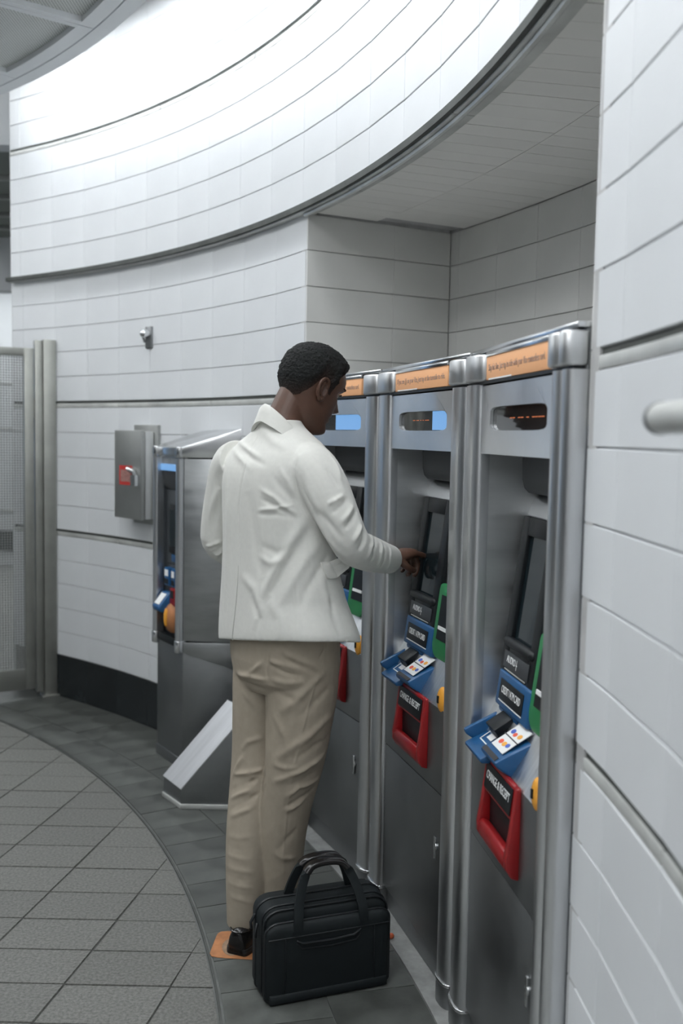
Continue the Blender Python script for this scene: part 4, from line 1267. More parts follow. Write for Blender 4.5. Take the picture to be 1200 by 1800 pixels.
limb(body, [(-0.235, 2.985, .86, .062), (-0.240, 2.965, .52, .050), (-0.270, 2.850, .14, .036), (-0.270, 2.852, 0.05, .034)])
# right hand on the screen: palm, pointing finger, bent fingers, thumb
hx = Vector((0.262 - 0.160, 3.085 - 2.985, 0.004)).normalized()           # wrist towards finger tips
hz = Vector((0, 0, 1)); hy = hz.cross(hx).normalized()                      # to the little-finger side (left of the hand axis, away from us)
hn = hx.cross(hy)
W_ = Vector(WRR)
def hp(f, s, u): return W_ + hx * f + hy * s + hn * u                        # forward, sideways (+ away), up
def palm_ring(f, w, th, u, s=0.0):
    return [hp(f, s + w * math.cos(a) * (abs(math.cos(a)) ** -0.25 if abs(math.cos(a)) > .01 else 1), u + th * math.sin(a)) for a in np.linspace(0, 2 * PI, 20, endpoint=False)]
body.loft([palm_ring(-0.02, .021, .021, 0), palm_ring(0.008, .024, .019, .003), palm_ring(0.035, .034, .018, .008), palm_ring(0.065, .039, .0165, .013), palm_ring(0.085, .037, .0135, .014), palm_ring(0.093, .030, .010, .013)])
def finger(pts, r0, r1):
    n_ = len(pts); q_ = smooth_path([(*p, r0 + (r1 - r0) * i / (n_ - 1)) for i, p in enumerate(pts)], 2)
    body.tube([p[:3] for p in q_], [p[3] for p in q_], n=12)
finger([hp(.070, -.027, .012), hp(.096, -.028, .010), hp(.118, -.029, .002), hp(.136, -.029, -.003), hp(.143, -.029, -.005)], .0100, .0078)   # index, reaching out
finger([hp(.072, -.008, .012), hp(.098, -.008, .006), hp(.110, -.009, -.026), hp(.100, -.010, -.050), hp(.092, -.010, -.058)], .0102, .0078)
finger([hp(.070, .011, .010), hp(.094, .011, .003), hp(.103, .011, -.030), hp(.091, .010, -.052), hp(.082, .009, -.058)], .0097, .0075)
finger([hp(.066, .028, .008), hp(.086, .029, .000), hp(.092, .029, -.026), hp(.083, .027, -.042), hp(.074, .026, -.047)], .0086, .0067)
finger([hp(.008, -.016, .000), hp(.024, -.032, -.016), hp(.040, -.036, -.030), hp(.058, -.033, -.037), hp(.066, -.031, -.038)], .0130, .0088)  # thumb
# left hand, relaxed in front of the belly
gx_ = Vector((0.13, 0.06, -0.05)).normalized(); gy_ = Vector((0, 0, 1)).cross(gx_).normalized(); gn_ = gx_.cross(gy_)
V_ = Vector(WRL)
def gp(f, s, u): return V_ + gx_ * f + gy_ * s + gn_ * u
body.loft([[gp(f, w * math.cos(a), th_ * math.sin(a)) for a in np.linspace(0, 2 * PI, 20, endpoint=False)] for f, w, th_ in ((-.02, .022, .021), (.01, .026, .018), (.05, .037, .016), (.085, .034, .012), (.092, .026, .009))])
for s, L_ in ((-.027, .072), (-.009, .080), (.010, .074), (.027, .058)):
    finger([gp(.078, s, 0), gp(.078 + L_ * .45, s * 1.05, -.006), gp(.078 + L_ * .8, s * 1.05, -.026), gp(.078 + L_ * .9, s, -.042)], .0092, .007)
finger([gp(.012, .018, 0), gp(.035, .044, -.010), (gp(.060, .052, -.018)), gp(.078, .050, -.024)], .012, .0085)

me = remesh(body, 'person', 0.0030, 2)
# cut back skin that lies under the clothes is not needed: clothing sits 1-3 cm outside it
me.transform(Matrix.Translation(-ORG))
me.materials.append(M['skin'])
for p in me.polygons: p.use_smooth = True
person = link('person', me, None, ORG)
tag(person, 'man in a cream blazer and khaki trousers touching the middle machine screen', 'person')

# ---- ears, eyes, hair
for sg in (-1, 1):
    e_ = MB()
    pts = []
    for k in range(22):
        a = -0.35 + k / 21 * 4.9
        rx_, rz_ = 0.0165, 0.030
        pts.append(Vector((0.0 - rx_ * math.cos(a + 0.2) * 0.95 - 0.004 * math.sin(a), sg * (0.0815 + 0.006 * math.sin(a * 0.5)), 0.106 + rz_ * math.sin(a) * (1.0 if math.sin(a) > 0 else 0.95))))
    # helix from the root over the top and down to the lobe
    hel = [(0.014, .074, .118), (0.010, .080, .133), (-0.002, .0855, .141), (-0.016, .089, .137), (-0.0245, .0905, .122), (-0.0235, .090, .104), (-0.016, .0865, .088), (-0.006, .082, .077), (0.003, .0775, .076), (0.009, .075, .084)]
    q_ = smooth_path(hel, 2)
    e_.tube([HM @ Vector((p[0] - .004, sg * p[1], p[2])) for p in q_], [HS * (.0046 if i < len(q_) * .75 else .0058) for i in range(len(q_))], n=10)
    e_.loft([[HM @ Vector((-.008 + rx2 * math.cos(a), sg * yy, .108 + rz2 * math.sin(a))) for a in np.linspace(0, 2 * PI, 20, endpoint=False)] for yy, rx2, rz2 in ((.066, .014, .024), (.0755, .018, .029), (.0785, .017, .028), (.0770, .010, .018), (.0745, .006, .011))])
    anti = smooth_path([(-.004, .0785, .130), (-.013, .0835, .122), (-.0145, .084, .106), (-.008, .081, .092)], 2)
    e_.tube([HM @ Vector((p[0], sg * p[1], p[2])) for p in anti], HS * .0032, n=8)
    tra = [(.008, .078, .110), (.009, .0785, .102), (.006, .078, .095)]
    e_.tube([HM @ Vector((p[0], sg * p[1], p[2])) for p in tra], HS * .0045, n=8)
    e_me = remesh(e_, 'ear', 0.0014, 2)
    finish('ear', e_me, M['skin'], person)
    b = MB(); b.sphere((0.067, sg * 0.032, 0.127), 0.0112, 16, 10)
    b.v = [tuple(HM @ Vector(p) - ORG) for p in b.v]
    ey = b.build('eye', M['eye'], person, smooth=80)
    b = MB(); b.sphere((0.0742, sg * 0.0325, 0.1240), 0.0054, 12, 8)
    b.v = [tuple(HM @ Vector(p) - ORG) for p in b.v]
    b.build('iris', M['pupil'], ey, smooth=80)
    b = MB(); b.tube([HM @ Vector((.0835 - abs(k - 3) ** 2 * .0009, sg * (.018 + .005 * k), .1315 - abs(k - 2.5) * .0008)) - ORG for k in range(7)], 0.0024, n=8); b.build('eyelid', M['skin'], person)
    b = MB(); b.tube([HM @ Vector((.0950 - (max(0, k - 2)) ** 2 * .0012, sg * (.012 + .0065 * k), .1495 + .0022 * math.sin(k / 6 * PI))) - ORG for k in range(7)], 0.0024, n=6); b.build('eyebrow', M['hair'], person)

def sstep(a, b_, x):
    t_ = min(1, max(0, (x - a) / (b_ - a))); return t_ * t_ * (3 - 2 * t_)
NK, NZ_ = 190, 110
hz_ = np.concatenate([np.linspace(0.045, 0.19, 74), np.linspace(0.192, 0.2328, 36)])
hv, th_all, hfade = [], [], []
for z in hz_:
    for k in range(NK):
        ph = 2 * PI * k / NK
        p0 = head_pt(z, ph)
        x, y = p0.x, p0.y
        # hairline height at this place round the head
        xr = x
        if xr < -0.070: hl = 0.062
        elif xr < -0.022: hl = 0.062 + ((xr + 0.070) / 0.048) ** 1.5 * 0.072
        elif xr < 0.010: hl = 0.136
        elif xr < 0.029: hl = 0.106
        elif xr < 0.050: hl = 0.142 + (xr - 0.029) / 0.021 * 0.044
        else: hl = 0.186 + (xr - 0.050) / 0.03 * 0.016
        hl = min(hl, 0.202) + 0.004 * noise.noise(Vector((x * 60, y * 60, 3)))
        fade = sstep(hl, hl + 0.055, z) if xr < 0.04 else sstep(hl, hl + 0.016, z)
        thick = 0.0008 + (0.0130 if xr < 0.05 else 0.0130 - 0.006 * min(1, (xr - 0.05) / 0.03)) * fade + 0.009 * sstep(0.15, 0.22, z) * fade
        nn = noise.noise(Vector((x * 150, y * 150, z * 150))) * 0.0034 + noise.noise(Vector((x * 330, y * 330, z * 330))) * 0.0014
        ok = z > hl
        q_ = head_pt(z, ph, (thick + nn * fade) if ok else -0.003)
        hv.append(tuple(HM @ q_ - ORG)); th_all.append(ok); hfade.append(fade ** 0.45 if ok else 0.0)
hf = []
for j in range(len(hz_) - 1):
    for k in range(NK):
        a = j * NK + k; e = j * NK + (k + 1) % NK
        qd = (a, e, e + NK, a + NK)
        if any(th_all[i] for i in qd): hf.append(qd)
top = len(hz_) - 1
hv.append(tuple(HM @ Vector((0.0, 0, 0.2555)) - ORG)); hfade.append(1.0)
for k in range(NK):
    hf.append((top * NK + k, top * NK + (k + 1) % NK, len(hv) - 1))
b = MB(); b.v, b.f = hv, hf
hair = b.build('hair', M['hair'], person, smooth=180)
at = hair.data.attributes.new('length', 'FLOAT', 'POINT')
at.data.foreach_set('value', np.array(hfade, 'f'))
nt = M['hair'].node_tree
an = nt.nodes.new('ShaderNodeAttribute'); an.attribute_name = 'length'
mx = nt.nodes.new('ShaderNodeMix'); mx.data_type = 'RGBA'
src = nt.nodes['Principled BSDF'].inputs['Base Color'].links[0].from_socket
mx.inputs[6].default_value = (0.034, 0.019, 0.014, 1)      # clipped stubble
nt.links.new(an.outputs['Fac'], mx.inputs[0]); nt.links.new(src, mx.inputs[7])
nt.links.new(mx.outputs[2], nt.nodes['Principled BSDF'].inputs['Base Color'])

# ---- jacket
jk = MB()
TC = [  # x centre, y centre, z, half width a (sideways), b (front-back)
    (-0.158, 2.950, 0.893, .2600, .170), (-0.160, 2.950, 0.915, .2590, .169), (-0.168, 2.950, 0.980, .248, .160), (-0.177, 2.950, 1.050, .233, .150), (-0.187, 2.950, 1.140, .216, .140),
    (-0.194, 2.950, 1.225, .206, .134), (-0.199, 2.950, 1.350, .205, .134), (-0.197, 2.948, 1.430, .206, .130), (-0.192, 2.947, 1.480, .203, .116),
    (-0.188, 2.947, 1.520, .170, .094), (-0.187, 2.944, 1.548, .116, .076), (-0.186, 2.942, 1.572, .076, .062), (-0.192, 2.937, 1.592, .070, .056)]
jr = [ering(p[:3], p[3], p[4], 56, 2.35) for p in smooth_path(TC, 2)]
for r_ in jr:
    wt = min(1.0, max(0.0, (1.06 - r_[0].z) / 0.15))
    for p in r_: p.z += wt * (0.025 - 0.20 * (p.y - 2.95))
jk.loft(jr)
limb(jk, [(-0.110, 2.842, 1.462, .070), (-0.088, 2.815, 1.455, .0745), (-0.050, 2.782, 1.400, .071), (-0.013, 2.763, 1.325, .064), (0.022, 2.755, 1.256, .057), (0.040, 2.780, 1.226, .056), (0.084, 2.862, 1.201, .054), (0.120, 2.920, 1.184, .048), (0.152, 2.972, 1.171, .0435)], n=26, caps='flat')
limb(jk, [(-0.322, 3.035, 1.462, .070), (-0.343, 3.062, 1.452, .072), (-0.372, 3.100, 1.350, .066), (-0.392, 3.118, 1.260, .060), (-0.398, 3.128, 1.195, .058), (-0.345, 3.190, 1.155, .052), (-0.275, 3.245, 1.128, .042)], n=26, caps='flat')
jme = remesh(jk, 'jacket', 0.0034, 6)
JF = [
    ([(-0.241, 2.91, 1.581), (-0.259, 2.903, 1.536), (-0.276, 2.884, 1.492), (-0.284, 2.863, 1.451), (-0.294, 2.863, 1.41), (-0.303, 2.869, 1.338), (-0.303, 2.87, 1.294), (-0.303, 2.872, 1.249), (-0.303, 2.873, 1.204), (-0.302, 2.871, 1.16)], 0.005, -0.003),
    ([(-0.108, 2.801, 1.522), (-0.13, 2.763, 1.474), (-0.132, 2.764, 1.417), (-0.122, 2.767, 1.366), (-0.098, 2.77, 1.321), (-0.07, 2.787, 1.28)], 0.007, -0.0045),
    ([(-0.115, 2.766, 1.497), (-0.143, 2.764, 1.463), (-0.144, 2.759, 1.417), (-0.132, 2.763, 1.366)], 0.014, 0.004),
    ([(-0.126, 2.748, 1.151), (-0.124, 2.75, 1.102), (-0.122, 2.744, 1.054), (-0.122, 2.728, 1.011), (-0.124, 2.72, 0.967)], 0.005, -0.0018),
    ([(-0.026, 2.787, 1.089), (-0.019, 2.766, 1.023), (0.005, 2.752, 0.963)], 0.012, -0.004),
    ([(-0.319, 3, 1.526), (-0.283, 2.893, 1.503), (-0.242, 2.834, 1.482)], 0.01, 0.005),
    ([(-0.298, 2.918, 1.503), (-0.262, 2.857, 1.475), (-0.223, 2.807, 1.46)], 0.01, -0.004),
    ([(-0.341, 3.035, 1.506), (-0.3, 2.889, 1.473), (-0.266, 2.837, 1.446)], 0.012, 0.004),
    ([(-0.251, 2.925, 1.575), (-0.203, 2.838, 1.529), (-0.154, 2.794, 1.507)], 0.016, 0.004),
    ([(-0.236, 2.8, 1.391), (-0.196, 2.771, 1.37), (-0.155, 2.76, 1.338), (-0.126, 2.763, 1.324)], 0.01, 0.0055),
    ([(-0.229, 2.798, 1.362), (-0.184, 2.774, 1.342), (-0.138, 2.765, 1.318)], 0.009, -0.0055),
    ([(-0.238, 2.802, 1.33), (-0.196, 2.773, 1.337), (-0.138, 2.763, 1.349)], 0.008, 0.005),
    ([(-0.238, 2.805, 1.318), (-0.184, 2.777, 1.321), (-0.138, 2.765, 1.312)], 0.009, -0.004),
    ([(-0.197, 2.782, 1.427), (-0.168, 2.772, 1.394), (-0.138, 2.764, 1.36)], 0.013, -0.004),
    ([(-0.18, 2.778, 1.456), (-0.156, 2.76, 1.417), (-0.136, 2.761, 1.378)], 0.011, 0.004),
    ([(-0.104, 2.767, 1.31), (-0.126, 2.758, 1.273), (-0.148, 2.757, 1.235), (-0.17, 2.756, 1.195), (-0.193, 2.765, 1.153), (-0.213, 2.775, 1.114), (-0.234, 2.789, 1.073)], 0.02, 0.008),
    ([(-0.087, 2.777, 1.286), (-0.106, 2.772, 1.255), (-0.125, 2.77, 1.223), (-0.148, 2.768, 1.185), (-0.17, 2.771, 1.147), (-0.204, 2.774, 1.082)], 0.018, -0.008),
    ([(-0.058, 2.794, 1.244), (-0.096, 2.757, 1.196), (-0.118, 2.749, 1.163), (-0.14, 2.747, 1.128), (-0.159, 2.748, 1.09), (-0.179, 2.751, 1.052)], 0.02, 0.007),
    ([(-0.034, 2.814, 1.208), (-0.067, 2.777, 1.154), (-0.1, 2.754, 1.099), (-0.121, 2.74, 1.043)], 0.018, -0.006),
    ([(-0.231, 2.806, 1.228), (-0.183, 2.775, 1.21), (-0.125, 2.768, 1.234)], 0.014, -0.004),
    ([(-0.243, 2.815, 1.198), (-0.205, 2.775, 1.18), (-0.153, 2.764, 1.194)], 0.014, 0.004),
    ([(-0.277, 2.84, 1.388), (-0.267, 2.832, 1.345), (-0.257, 2.826, 1.302), (-0.25, 2.823, 1.258), (-0.244, 2.817, 1.215), (-0.234, 2.806, 1.173), (-0.223, 2.79, 1.131)], 0.024, -0.006),
    ([(-0.294, 2.858, 1.132), (-0.253, 2.807, 1.099), (-0.233, 2.784, 1.045), (-0.245, 2.795, 0.972)], 0.02, 0.006),
    ([(-0.26, 2.817, 1.08), (-0.247, 2.807, 1.046), (-0.233, 2.788, 1.015), (-0.242, 2.807, 0.946)], 0.016, -0.005),
    ([(-0.345, 2.925, 1.382), (-0.345, 2.92, 1.342), (-0.346, 2.921, 1.302), (-0.347, 2.925, 1.261), (-0.348, 2.929, 1.215), (-0.348, 2.931, 1.169), (-0.349, 2.932, 1.123), (-0.35, 2.935, 1.077)], 0.018, 0.005),
    ([(-0.056, 2.783, 1.176), (-0.043, 2.772, 1.109), (-0.025, 2.771, 1.04)], 0.014, 0.004),
    ([(-0.204, 2.773, 1.076), (-0.172, 2.742, 1.025), (-0.165, 2.736, 0.963)], 0.02, 0.005),
    ([(-0.033, 2.773, 1.487), (-0.015, 2.76, 1.459), (-0.003, 2.738, 1.421)], 0.01, 0.005),
    ([(-0.049, 2.738, 1.459), (-0.026, 2.73, 1.432), (-0.006, 2.723, 1.399)], 0.01, -0.005),
    ([(0.006, 2.721, 1.383), (-0.013, 2.704, 1.372), (-0.041, 2.706, 1.355)], 0.01, 0.006),
    ([(0.015, 2.725, 1.372), (-0.002, 2.714, 1.35), (-0.029, 2.704, 1.333)], 0.01, -0.006),
    ([(0.032, 2.732, 1.355), (0.018, 2.707, 1.328), (-0.001, 2.699, 1.306)], 0.01, 0.007),
    ([(0.04, 2.733, 1.338), (0.027, 2.709, 1.311), (0.01, 2.7, 1.289)], 0.009, -0.007),
    ([(0.055, 2.731, 1.304), (0.05, 2.709, 1.278), (0.033, 2.705, 1.25)], 0.01, 0.008),
    ([(0.064, 2.735, 1.287), (0.062, 2.722, 1.254), (0.048, 2.716, 1.227)], 0.009, -0.008),
    ([(0.087, 2.822, 1.262), (0.085, 2.749, 1.235), (0.075, 2.75, 1.2)], 0.009, 0.007),
    ([(0.095, 2.809, 1.254), (0.096, 2.774, 1.226), (0.087, 2.772, 1.192)], 0.008, -0.006),
    ([(0.117, 2.839, 1.24), (0.116, 2.805, 1.212), (0.109, 2.818, 1.175)], 0.008, 0.006),
    ([(0.126, 2.85, 1.233), (0.128, 2.837, 1.202), (0.119, 2.842, 1.166)], 0.007, -0.005),
    ([(0.146, 2.885, 1.22), (0.147, 2.864, 1.193), (0.141, 2.885, 1.154)], 0.006, 0.004),
    ([(-0.08, 2.74, 1.329), (-0.051, 2.729, 1.286), (-0.022, 2.726, 1.241), (0.012, 2.728, 1.208)], 0.014, 0.006),
    ([(-0.069, 2.72, 1.342), (-0.029, 2.707, 1.299), (0.011, 2.703, 1.256)], 0.014, -0.005),
    ([(-0.093, 2.727, 1.409), (-0.08, 2.723, 1.364), (-0.057, 2.717, 1.326)], 0.016, 0.004),
    ([(-0.116, 2.746, 1.441), (-0.104, 2.744, 1.385), (-0.08, 2.733, 1.341)], 0.014, -0.004),
    ([(-0.38, 3.069, 1.208), (-0.405, 3.067, 1.195), (-0.433, 3.089, 1.186)], 0.008, 0.006),
    ([(-0.377, 3.078, 1.191), (-0.404, 3.089, 1.175), (-0.434, 3.123, 1.166)], 0.007, -0.006),
    ([(-0.378, 3.083, 1.175), (-0.401, 3.094, 1.157)], 0.007, 0.006),
    ([(-0.377, 3.093, 1.161), (-0.398, 3.119, 1.141)], 0.007, -0.005),
    ([(-0.381, 3.021, 1.388), (-0.402, 3.037, 1.337), (-0.417, 3.059, 1.285)], 0.014, 0.005),
    ([(-0.376, 3.028, 1.357), (-0.398, 3.057, 1.292), (-0.408, 3.065, 1.24)], 0.012, -0.005),
    ([(-0.367, 2.997, 1.451), (-0.384, 3.019, 1.413), (-0.388, 3.024, 1.375)], 0.01, -0.005)]
#JACKET_FOLDS
folds(jme, [(p_, w_ * 0.8, a_ * 1.15) for p_, w_, a_ in JF])
noise_disp(jme, 0.0030, (9, 9, 3.5), 3.1)
jacket = finish('jacket', jme, M['jacket'], person)
# collar: stand and fall round the neck
NC = (-0.178, 2.948)
cr = []
for k in range(41):
    a = -2.0 + 4.0 * k / 40                    # 0 = nape
    d = -FD * math.cos(a) + RD * math.sin(a)
    fr = abs(a) / 2.0
    zt_ = 1.640 - 0.100 * (abs(a) / 1.5) ** 1.6
    r_t = 0.072 + 0.016 * fr; r_b = 0.087 + 0.038 * fr
    zb_ = zt_ - 0.046 - 0.006 * math.cos(a)
    lean = FD * (0.012 - 0.010 * (1 - fr))
    c0 = Vector((NC[0], NC[1], 0)) + lean
    cr.append([c0 + d * (r_t - .004) + Vector((0, 0, zt_ - .030)), c0 + d * (r_t - .003) + Vector((0, 0, zt_ - .004)), c0 + d * (r_t + .001) + Vector((0, 0, zt_)), c0 + d * (r_t + .006) + Vector((0, 0, zt_ - .004)),
               c0 + d * ((r_t + r_b) / 2 + .004) + Vector((0, 0, (zt_ + zb_) / 2)), c0 + d * (r_b + .004) + Vector((0, 0, zb_)), c0 + d * (r_b - .002) + Vector((0, 0, zb_ - .002)), c0 + d * (r_t - .002) + Vector((0, 0, zb_ + .004))])
b = MB(); b.loft([[p - ORG for p in r_] for r_ in cr]); b.build('collar', M['jacket'], jacket, smooth=70)

# pocket flap, vent edge and cuff buttons, laid on the finished cloth
from mathutils.bvhtree import BVHTree
def cloth_tree(me):
    return BVHTree.FromPolygons([v.co.copy() for v in me.vertices], [tuple(p.vertices) for p in me.polygons])
jt = cloth_tree(jacket.data)
def on_cloth(p, off):
    q_, n_, _, _ = jt.find_nearest(Vector(p) - ORG)
    return q_ + n_ * off
fa, fb_, fc, fd = [Vector(p) for p in ((-0.057, 2.786, 1.183), (0.016, 2.815, 1.189), (0.014, 2.812, 1.138), (-0.046, 2.786, 1.133))]
b = MB(); NU, NV = 10, 7
for off in (0.0075, -0.002):
    for j in range(NV):
        for i in range(NU):
            u, w_ = i / (NU - 1), j / (NV - 1)
            top_, bot_ = fa.lerp(fb_, u), fd.lerp(fc, u)
            bot_ = bot_ + Vector((0, 0, 0.008 * (abs(2 * u - 1) ** 4)))
            b.v.append(tuple(on_cloth(top_.lerp(bot_, w_), off - (0.005 if j == 0 and off > 0 else 0))))
for j in range(NV - 1):
    for i in range(NU - 1):
        a = j * NU + i; b.f.append((a, a + 1, a + NU + 1, a + NU)); k = NU * NV
        b.f.append((k + a, k + a + NU, k + a + NU + 1, k + a + 1))
rim = [i for i in range(NU)] + [j * NU + NU - 1 for j in range(1, NV)] + [(NV - 1) * NU + i for i in range(NU - 2, -1, -1)] + [j * NU for j in range(NV - 2, 0, -1)]
for a, e in zip(rim, rim[1:] + rim[:1]):
    b.f.append((a, a + NU * NV, e + NU * NV, e))
b.build('pocket_flap', M['jacket'], jacket, smooth=60)
b = MB(); vp = [(-0.304, 2.872, 1.158), (-0.306, 2.873, 1.10), (-0.309, 2.875, 1.05), (-0.313, 2.877, 1.00), (-0.318, 2.879, 0.955), (-0.321, 2.880, 0.928)]
b.tube([on_cloth(p, 0.0004) for p in vp], [.0007, .0012, .0016, .0020, .0023, .0024], n=6)
b.build('vent_edge', M['vent_line'], jacket)  # darker tube stands in for the shadow line along the vent

# ---- trousers
tr = MB()
tr.loft([ering((x, y, z), a, b_, 40, 2.3) for x, y, z, a, b_ in ((-0.170, 2.945, 0.995, .190, .128), (-0.169, 2.943, 0.93, .198, .138), (-0.167, 2.942, 0.87, .196, .140), (-0.166, 2.940, 0.815, .186, .134), (-0.166, 2.940, 0.775, .150, .11))])
def leg(pts):
    q_ = smooth_path(pts, 2)
    tr.loft([ering(p[:3], p[3], p[4], 30, 2.2, R_(55)) for p in q_])
leg([(-0.108, 2.880, .875, .100, .105), (-0.109, 2.878, .80, .104, .112), (-0.113, 2.876, .715, .098, .106), (-0.122, 2.876, .58, .088, .096), (-0.147, 2.886, .45, .074, .084), (-0.163, 2.895, .355, .073, .082), (-0.169, 2.902, .26, .069, .077), (-0.174, 2.908, .15, .064, .072), (-0.177, 2.910, .052, .060, .070)])
leg([(-0.225, 2.995, .875, .095, .105), (-0.232, 2.99, .80, .092, .106), (-0.238, 2.985, .715, .084, .10), (-0.243, 2.972, .58, .074, .088), (-0.252, 2.945, .475, .072, .084), (-0.262, 2.900, .35, .066, .076), (-0.266, 2.873, .22, .062, .072), (-0.2665, 2.858, .105, .054, .066), (-0.268, 2.856, .068, .050, .064)])
tme = remesh(tr, 'trousers', 0.0034, 5)
TFL = [
    ([(-0.203, 2.793, 0.892), (-0.158, 2.757, 0.885), (-0.112, 2.762, 0.877)], 0.008, 0.008),
    ([(-0.198, 2.788, 0.881), (-0.151, 2.769, 0.863), (-0.112, 2.764, 0.857)], 0.008, -0.007),
    ([(-0.223, 2.801, 0.882), (-0.256, 2.825, 0.851), (-0.291, 2.862, 0.825)], 0.009, 0.006),
    ([(-0.167, 2.767, 0.926), (-0.112, 2.755, 0.902), (-0.063, 2.775, 0.879)], 0.012, 0.006),
    ([(-0.159, 2.765, 0.907), (-0.105, 2.766, 0.88), (-0.058, 2.781, 0.858)], 0.01, -0.005),
    ([(-0.203, 2.789, 0.908), (-0.207, 2.796, 0.867), (-0.208, 2.796, 0.836)], 0.007, -0.007),
    ([(-0.31, 2.91, 0.821), (-0.264, 2.835, 0.829), (-0.214, 2.799, 0.831)], 0.01, 0.009),
    ([(-0.3, 2.913, 0.8), (-0.259, 2.863, 0.801), (-0.215, 2.817, 0.802)], 0.01, -0.008),
    ([(-0.294, 2.904, 0.774), (-0.26, 2.883, 0.739), (-0.228, 2.888, 0.705)], 0.012, 0.004),
    ([(-0.198, 2.786, 0.838), (-0.15, 2.761, 0.83), (-0.096, 2.767, 0.837)], 0.013, 0.006),
    ([(-0.19, 2.797, 0.804), (-0.142, 2.776, 0.787), (-0.088, 2.776, 0.772)], 0.013, -0.005),
    ([(-0.036, 2.796, 0.862), (-0.081, 2.768, 0.821), (-0.126, 2.763, 0.775), (-0.173, 2.789, 0.735)], 0.016, 0.007),
    ([(-0.024, 2.823, 0.816), (-0.048, 2.801, 0.794), (-0.073, 2.786, 0.77), (-0.118, 2.771, 0.726)], 0.014, -0.006),
    ([(-0.014, 2.85, 0.72), (-0.039, 2.805, 0.705), (-0.063, 2.783, 0.683), (-0.117, 2.767, 0.648), (-0.147, 2.771, 0.626), (-0.18, 2.797, 0.597)], 0.016, 0.008),
    ([(-0.021, 2.872, 0.657), (-0.071, 2.801, 0.638), (-0.124, 2.78, 0.604)], 0.013, -0.007),
    ([(-0.19, 2.804, 0.73), (-0.173, 2.787, 0.7), (-0.156, 2.777, 0.668), (-0.148, 2.78, 0.603)], 0.016, 0.005),
    ([(-0.032, 2.856, 0.605), (-0.078, 2.794, 0.576), (-0.139, 2.778, 0.549), (-0.187, 2.805, 0.522)], 0.012, 0.009),
    ([(-0.04, 2.869, 0.563), (-0.086, 2.813, 0.545), (-0.139, 2.791, 0.52)], 0.01, -0.008),
    ([(-0.051, 2.859, 0.521), (-0.108, 2.795, 0.511), (-0.155, 2.796, 0.477)], 0.01, 0.008),
    ([(-0.062, 2.857, 0.497), (-0.108, 2.818, 0.474), (-0.147, 2.803, 0.451)], 0.009, -0.007),
    ([(-0.188, 2.804, 0.578), (-0.147, 2.779, 0.572), (-0.108, 2.783, 0.579)], 0.011, 0.005),
    ([(-0.093, 2.825, 0.467), (-0.115, 2.809, 0.449), (-0.154, 2.803, 0.434)], 0.01, 0.006),
    ([(-0.292, 2.895, 0.586), (-0.275, 2.885, 0.615), (-0.227, 2.889, 0.631)], 0.01, 0.005),
    ([(-0.221, 2.883, 0.534), (-0.264, 2.867, 0.526), (-0.315, 2.893, 0.512)], 0.009, 0.009),
    ([(-0.214, 2.85, 0.525), (-0.265, 2.876, 0.494), (-0.318, 2.892, 0.462)], 0.009, -0.008),
    ([(-0.213, 2.836, 0.51), (-0.262, 2.855, 0.478), (-0.321, 2.882, 0.441)], 0.009, 0.008),
    ([(-0.218, 2.852, 0.479), (-0.263, 2.862, 0.446), (-0.32, 2.872, 0.408)], 0.009, -0.007),
    ([(-0.221, 2.848, 0.448), (-0.26, 2.842, 0.425), (-0.318, 2.861, 0.391)], 0.01, 0.006),
    ([(-0.283, 2.889, 0.572), (-0.307, 2.894, 0.537), (-0.32, 2.9, 0.493)], 0.009, 0.006),
    ([(-0.239, 2.835, 0.346), (-0.282, 2.823, 0.342), (-0.325, 2.855, 0.336)], 0.01, 0.006),
    ([(-0.238, 2.831, 0.315), (-0.281, 2.822, 0.305), (-0.324, 2.849, 0.305)], 0.01, -0.005),
    ([(-0.237, 2.824, 0.277), (-0.28, 2.811, 0.282), (-0.328, 2.85, 0.284)], 0.01, 0.006),
    ([(-0.24, 2.817, 0.239), (-0.279, 2.805, 0.248), (-0.327, 2.841, 0.246)], 0.009, 0.007),
    ([(-0.24, 2.817, 0.218), (-0.279, 2.809, 0.221), (-0.321, 2.833, 0.226)], 0.008, -0.007),
    ([(-0.239, 2.813, 0.192), (-0.278, 2.798, 0.202), (-0.32, 2.827, 0.204)], 0.008, 0.007),
    ([(-0.24, 2.812, 0.171), (-0.278, 2.803, 0.177), (-0.316, 2.821, 0.182)], 0.007, -0.006),
    ([(-0.242, 2.808, 0.148), (-0.277, 2.795, 0.162), (-0.31, 2.813, 0.165)], 0.007, 0.006),
    ([(-0.186, 2.823, 0.303), (-0.153, 2.823, 0.279), (-0.115, 2.856, 0.273)], 0.012, 0.004),
    ([(-0.217, 2.836, 0.197), (-0.177, 2.827, 0.219), (-0.146, 2.835, 0.24)], 0.01, 0.005),
    ([(-0.219, 2.839, 0.336), (-0.186, 2.813, 0.381), (-0.154, 2.809, 0.399)], 0.012, 0.004),
    ([(-0.116, 2.835, 0.373), (-0.147, 2.825, 0.344), (-0.17, 2.822, 0.304)], 0.012, -0.004),
    ([(-0.04, 2.791, 0.903), (-0.053, 2.782, 0.863), (-0.067, 2.776, 0.822), (-0.08, 2.776, 0.78), (-0.09, 2.774, 0.739), (-0.099, 2.772, 0.697), (-0.109, 2.766, 0.656), (-0.118, 2.779, 0.61), (-0.126, 2.778, 0.567), (-0.135, 2.79, 0.52), (-0.141, 2.797, 0.469), (-0.146, 2.806, 0.417), (-0.15, 2.816, 0.36), (-0.154, 2.824, 0.303), (-0.154, 2.829, 0.255), (-0.155, 2.835, 0.207)], 0.004, 0.0025),
    ([(-0.039, 2.796, 0.943), (-0.048, 2.789, 0.919), (-0.059, 2.779, 0.899)], 0.005, -0.004)]
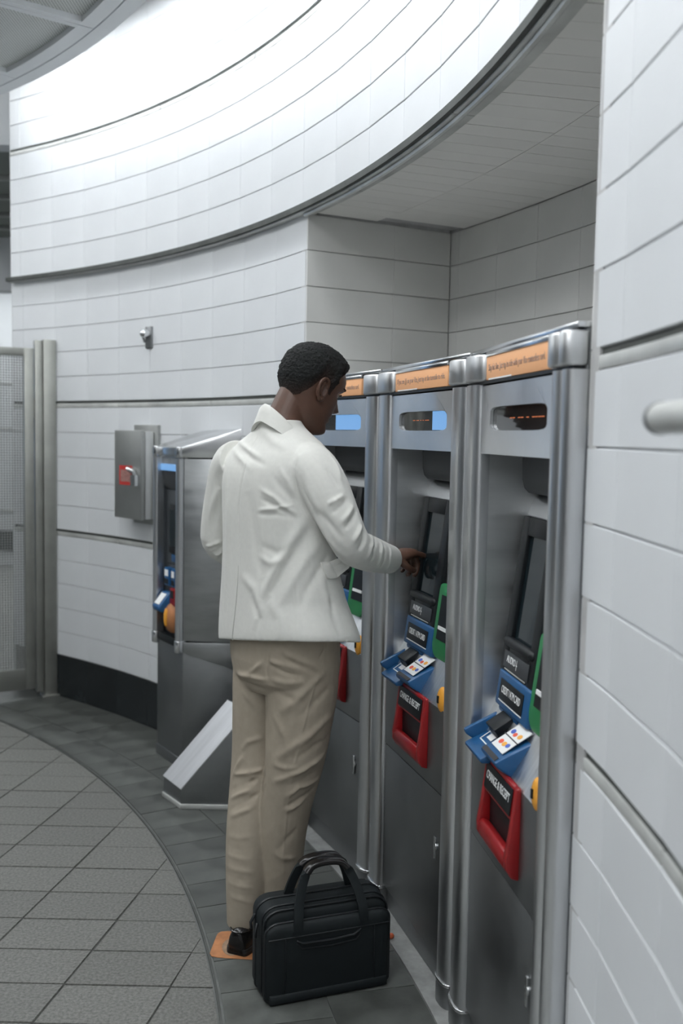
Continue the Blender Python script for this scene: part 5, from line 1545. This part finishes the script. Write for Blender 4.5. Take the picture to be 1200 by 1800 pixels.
#TROUSER_FOLDS
folds(tme, [(p_, w_ * 0.8, a_ * (1.1 if p_[0][2] > 0.36 or p_[0][0] > -0.2 else 0.35)) for p_, w_, a_ in TFL])
noise_disp(tme, 0.0032, (10, 10, 5), 7.7)
trousers = finish('trousers', tme, M['trouser'], person)

# ---- shoes
def shoe(hl, az, nm='shoe'):
    f = Vector((math.cos(az), math.sin(az), 0)); r = Vector((math.sin(az), -math.cos(az), 0))
    H_ = Vector(hl)
    up = [(0.000, .022, .060, .0), (0.006, .031, .074, 0), (0.03, .036, .084, 0), (0.07, .037, .088, .0), (0.10, .040, .078, .002), (0.14, .045, .060, .004), (0.18, .048, .050, .006), (0.22, .044, .044, .006), (0.255, .033, .036, .004), (0.275, .018, .026, .002), (0.282, .006, .018, 0)]
    rings = []
    for L_, w, h, sd in smooth_path(up, 2):
        rings.append([H_ + f * L_ + r * (sd + w * math.cos(a)) + Vector((0, 0, 0.012 + (h - 0.012) * (max(0, math.sin(a)) ** 0.8) if math.sin(a) > 0 else 0.012 * (1 + 0.0 * math.sin(a)))) for a in np.linspace(0, 2 * PI, 24, endpoint=False)])
    b = MB(); b.loft([[p - ORG for p in q_] for q_ in rings])
    s = b.build(nm, M['leather'], person, smooth=60)
    so = MB()
    out = []
    for L_, w, h, sd in smooth_path(up, 2):
        out.append((L_, sd, w + .004))
    loop = [(f * L_ + r * (sd + w)) for L_, sd, w in out] + [(f * L_ + r * (sd - w)) for L_, sd, w in out[::-1]]
    so.prism([((H_ + p - ORG).x, (H_ + p - ORG).y) for p in loop], 0.003, 0.014)
    loop2 = [p for p in loop if p.dot(f) < 0.075]
    so.prism([((H_ + p * 0.97 - ORG).x, (H_ + p * 0.97 - ORG).y) for p in loop2], 0.0028, 0.022)
    so.build('sole', M['sole'], s, bevel=0.001)
    b = MB(); b.tube([H_ + f * 0.03 + r * (.030 * math.cos(a)) + f * .030 * math.sin(a) + Vector((0, 0, .072)) - ORG for a in np.linspace(0, 2 * PI, 18)], 0.0030, n=6); b.build('shoe_collar', M['leather'], s)
shoe((-0.290, 2.778, 0.0), R_(68)); shoe((-0.197, 2.862, 0.0), R_(48))
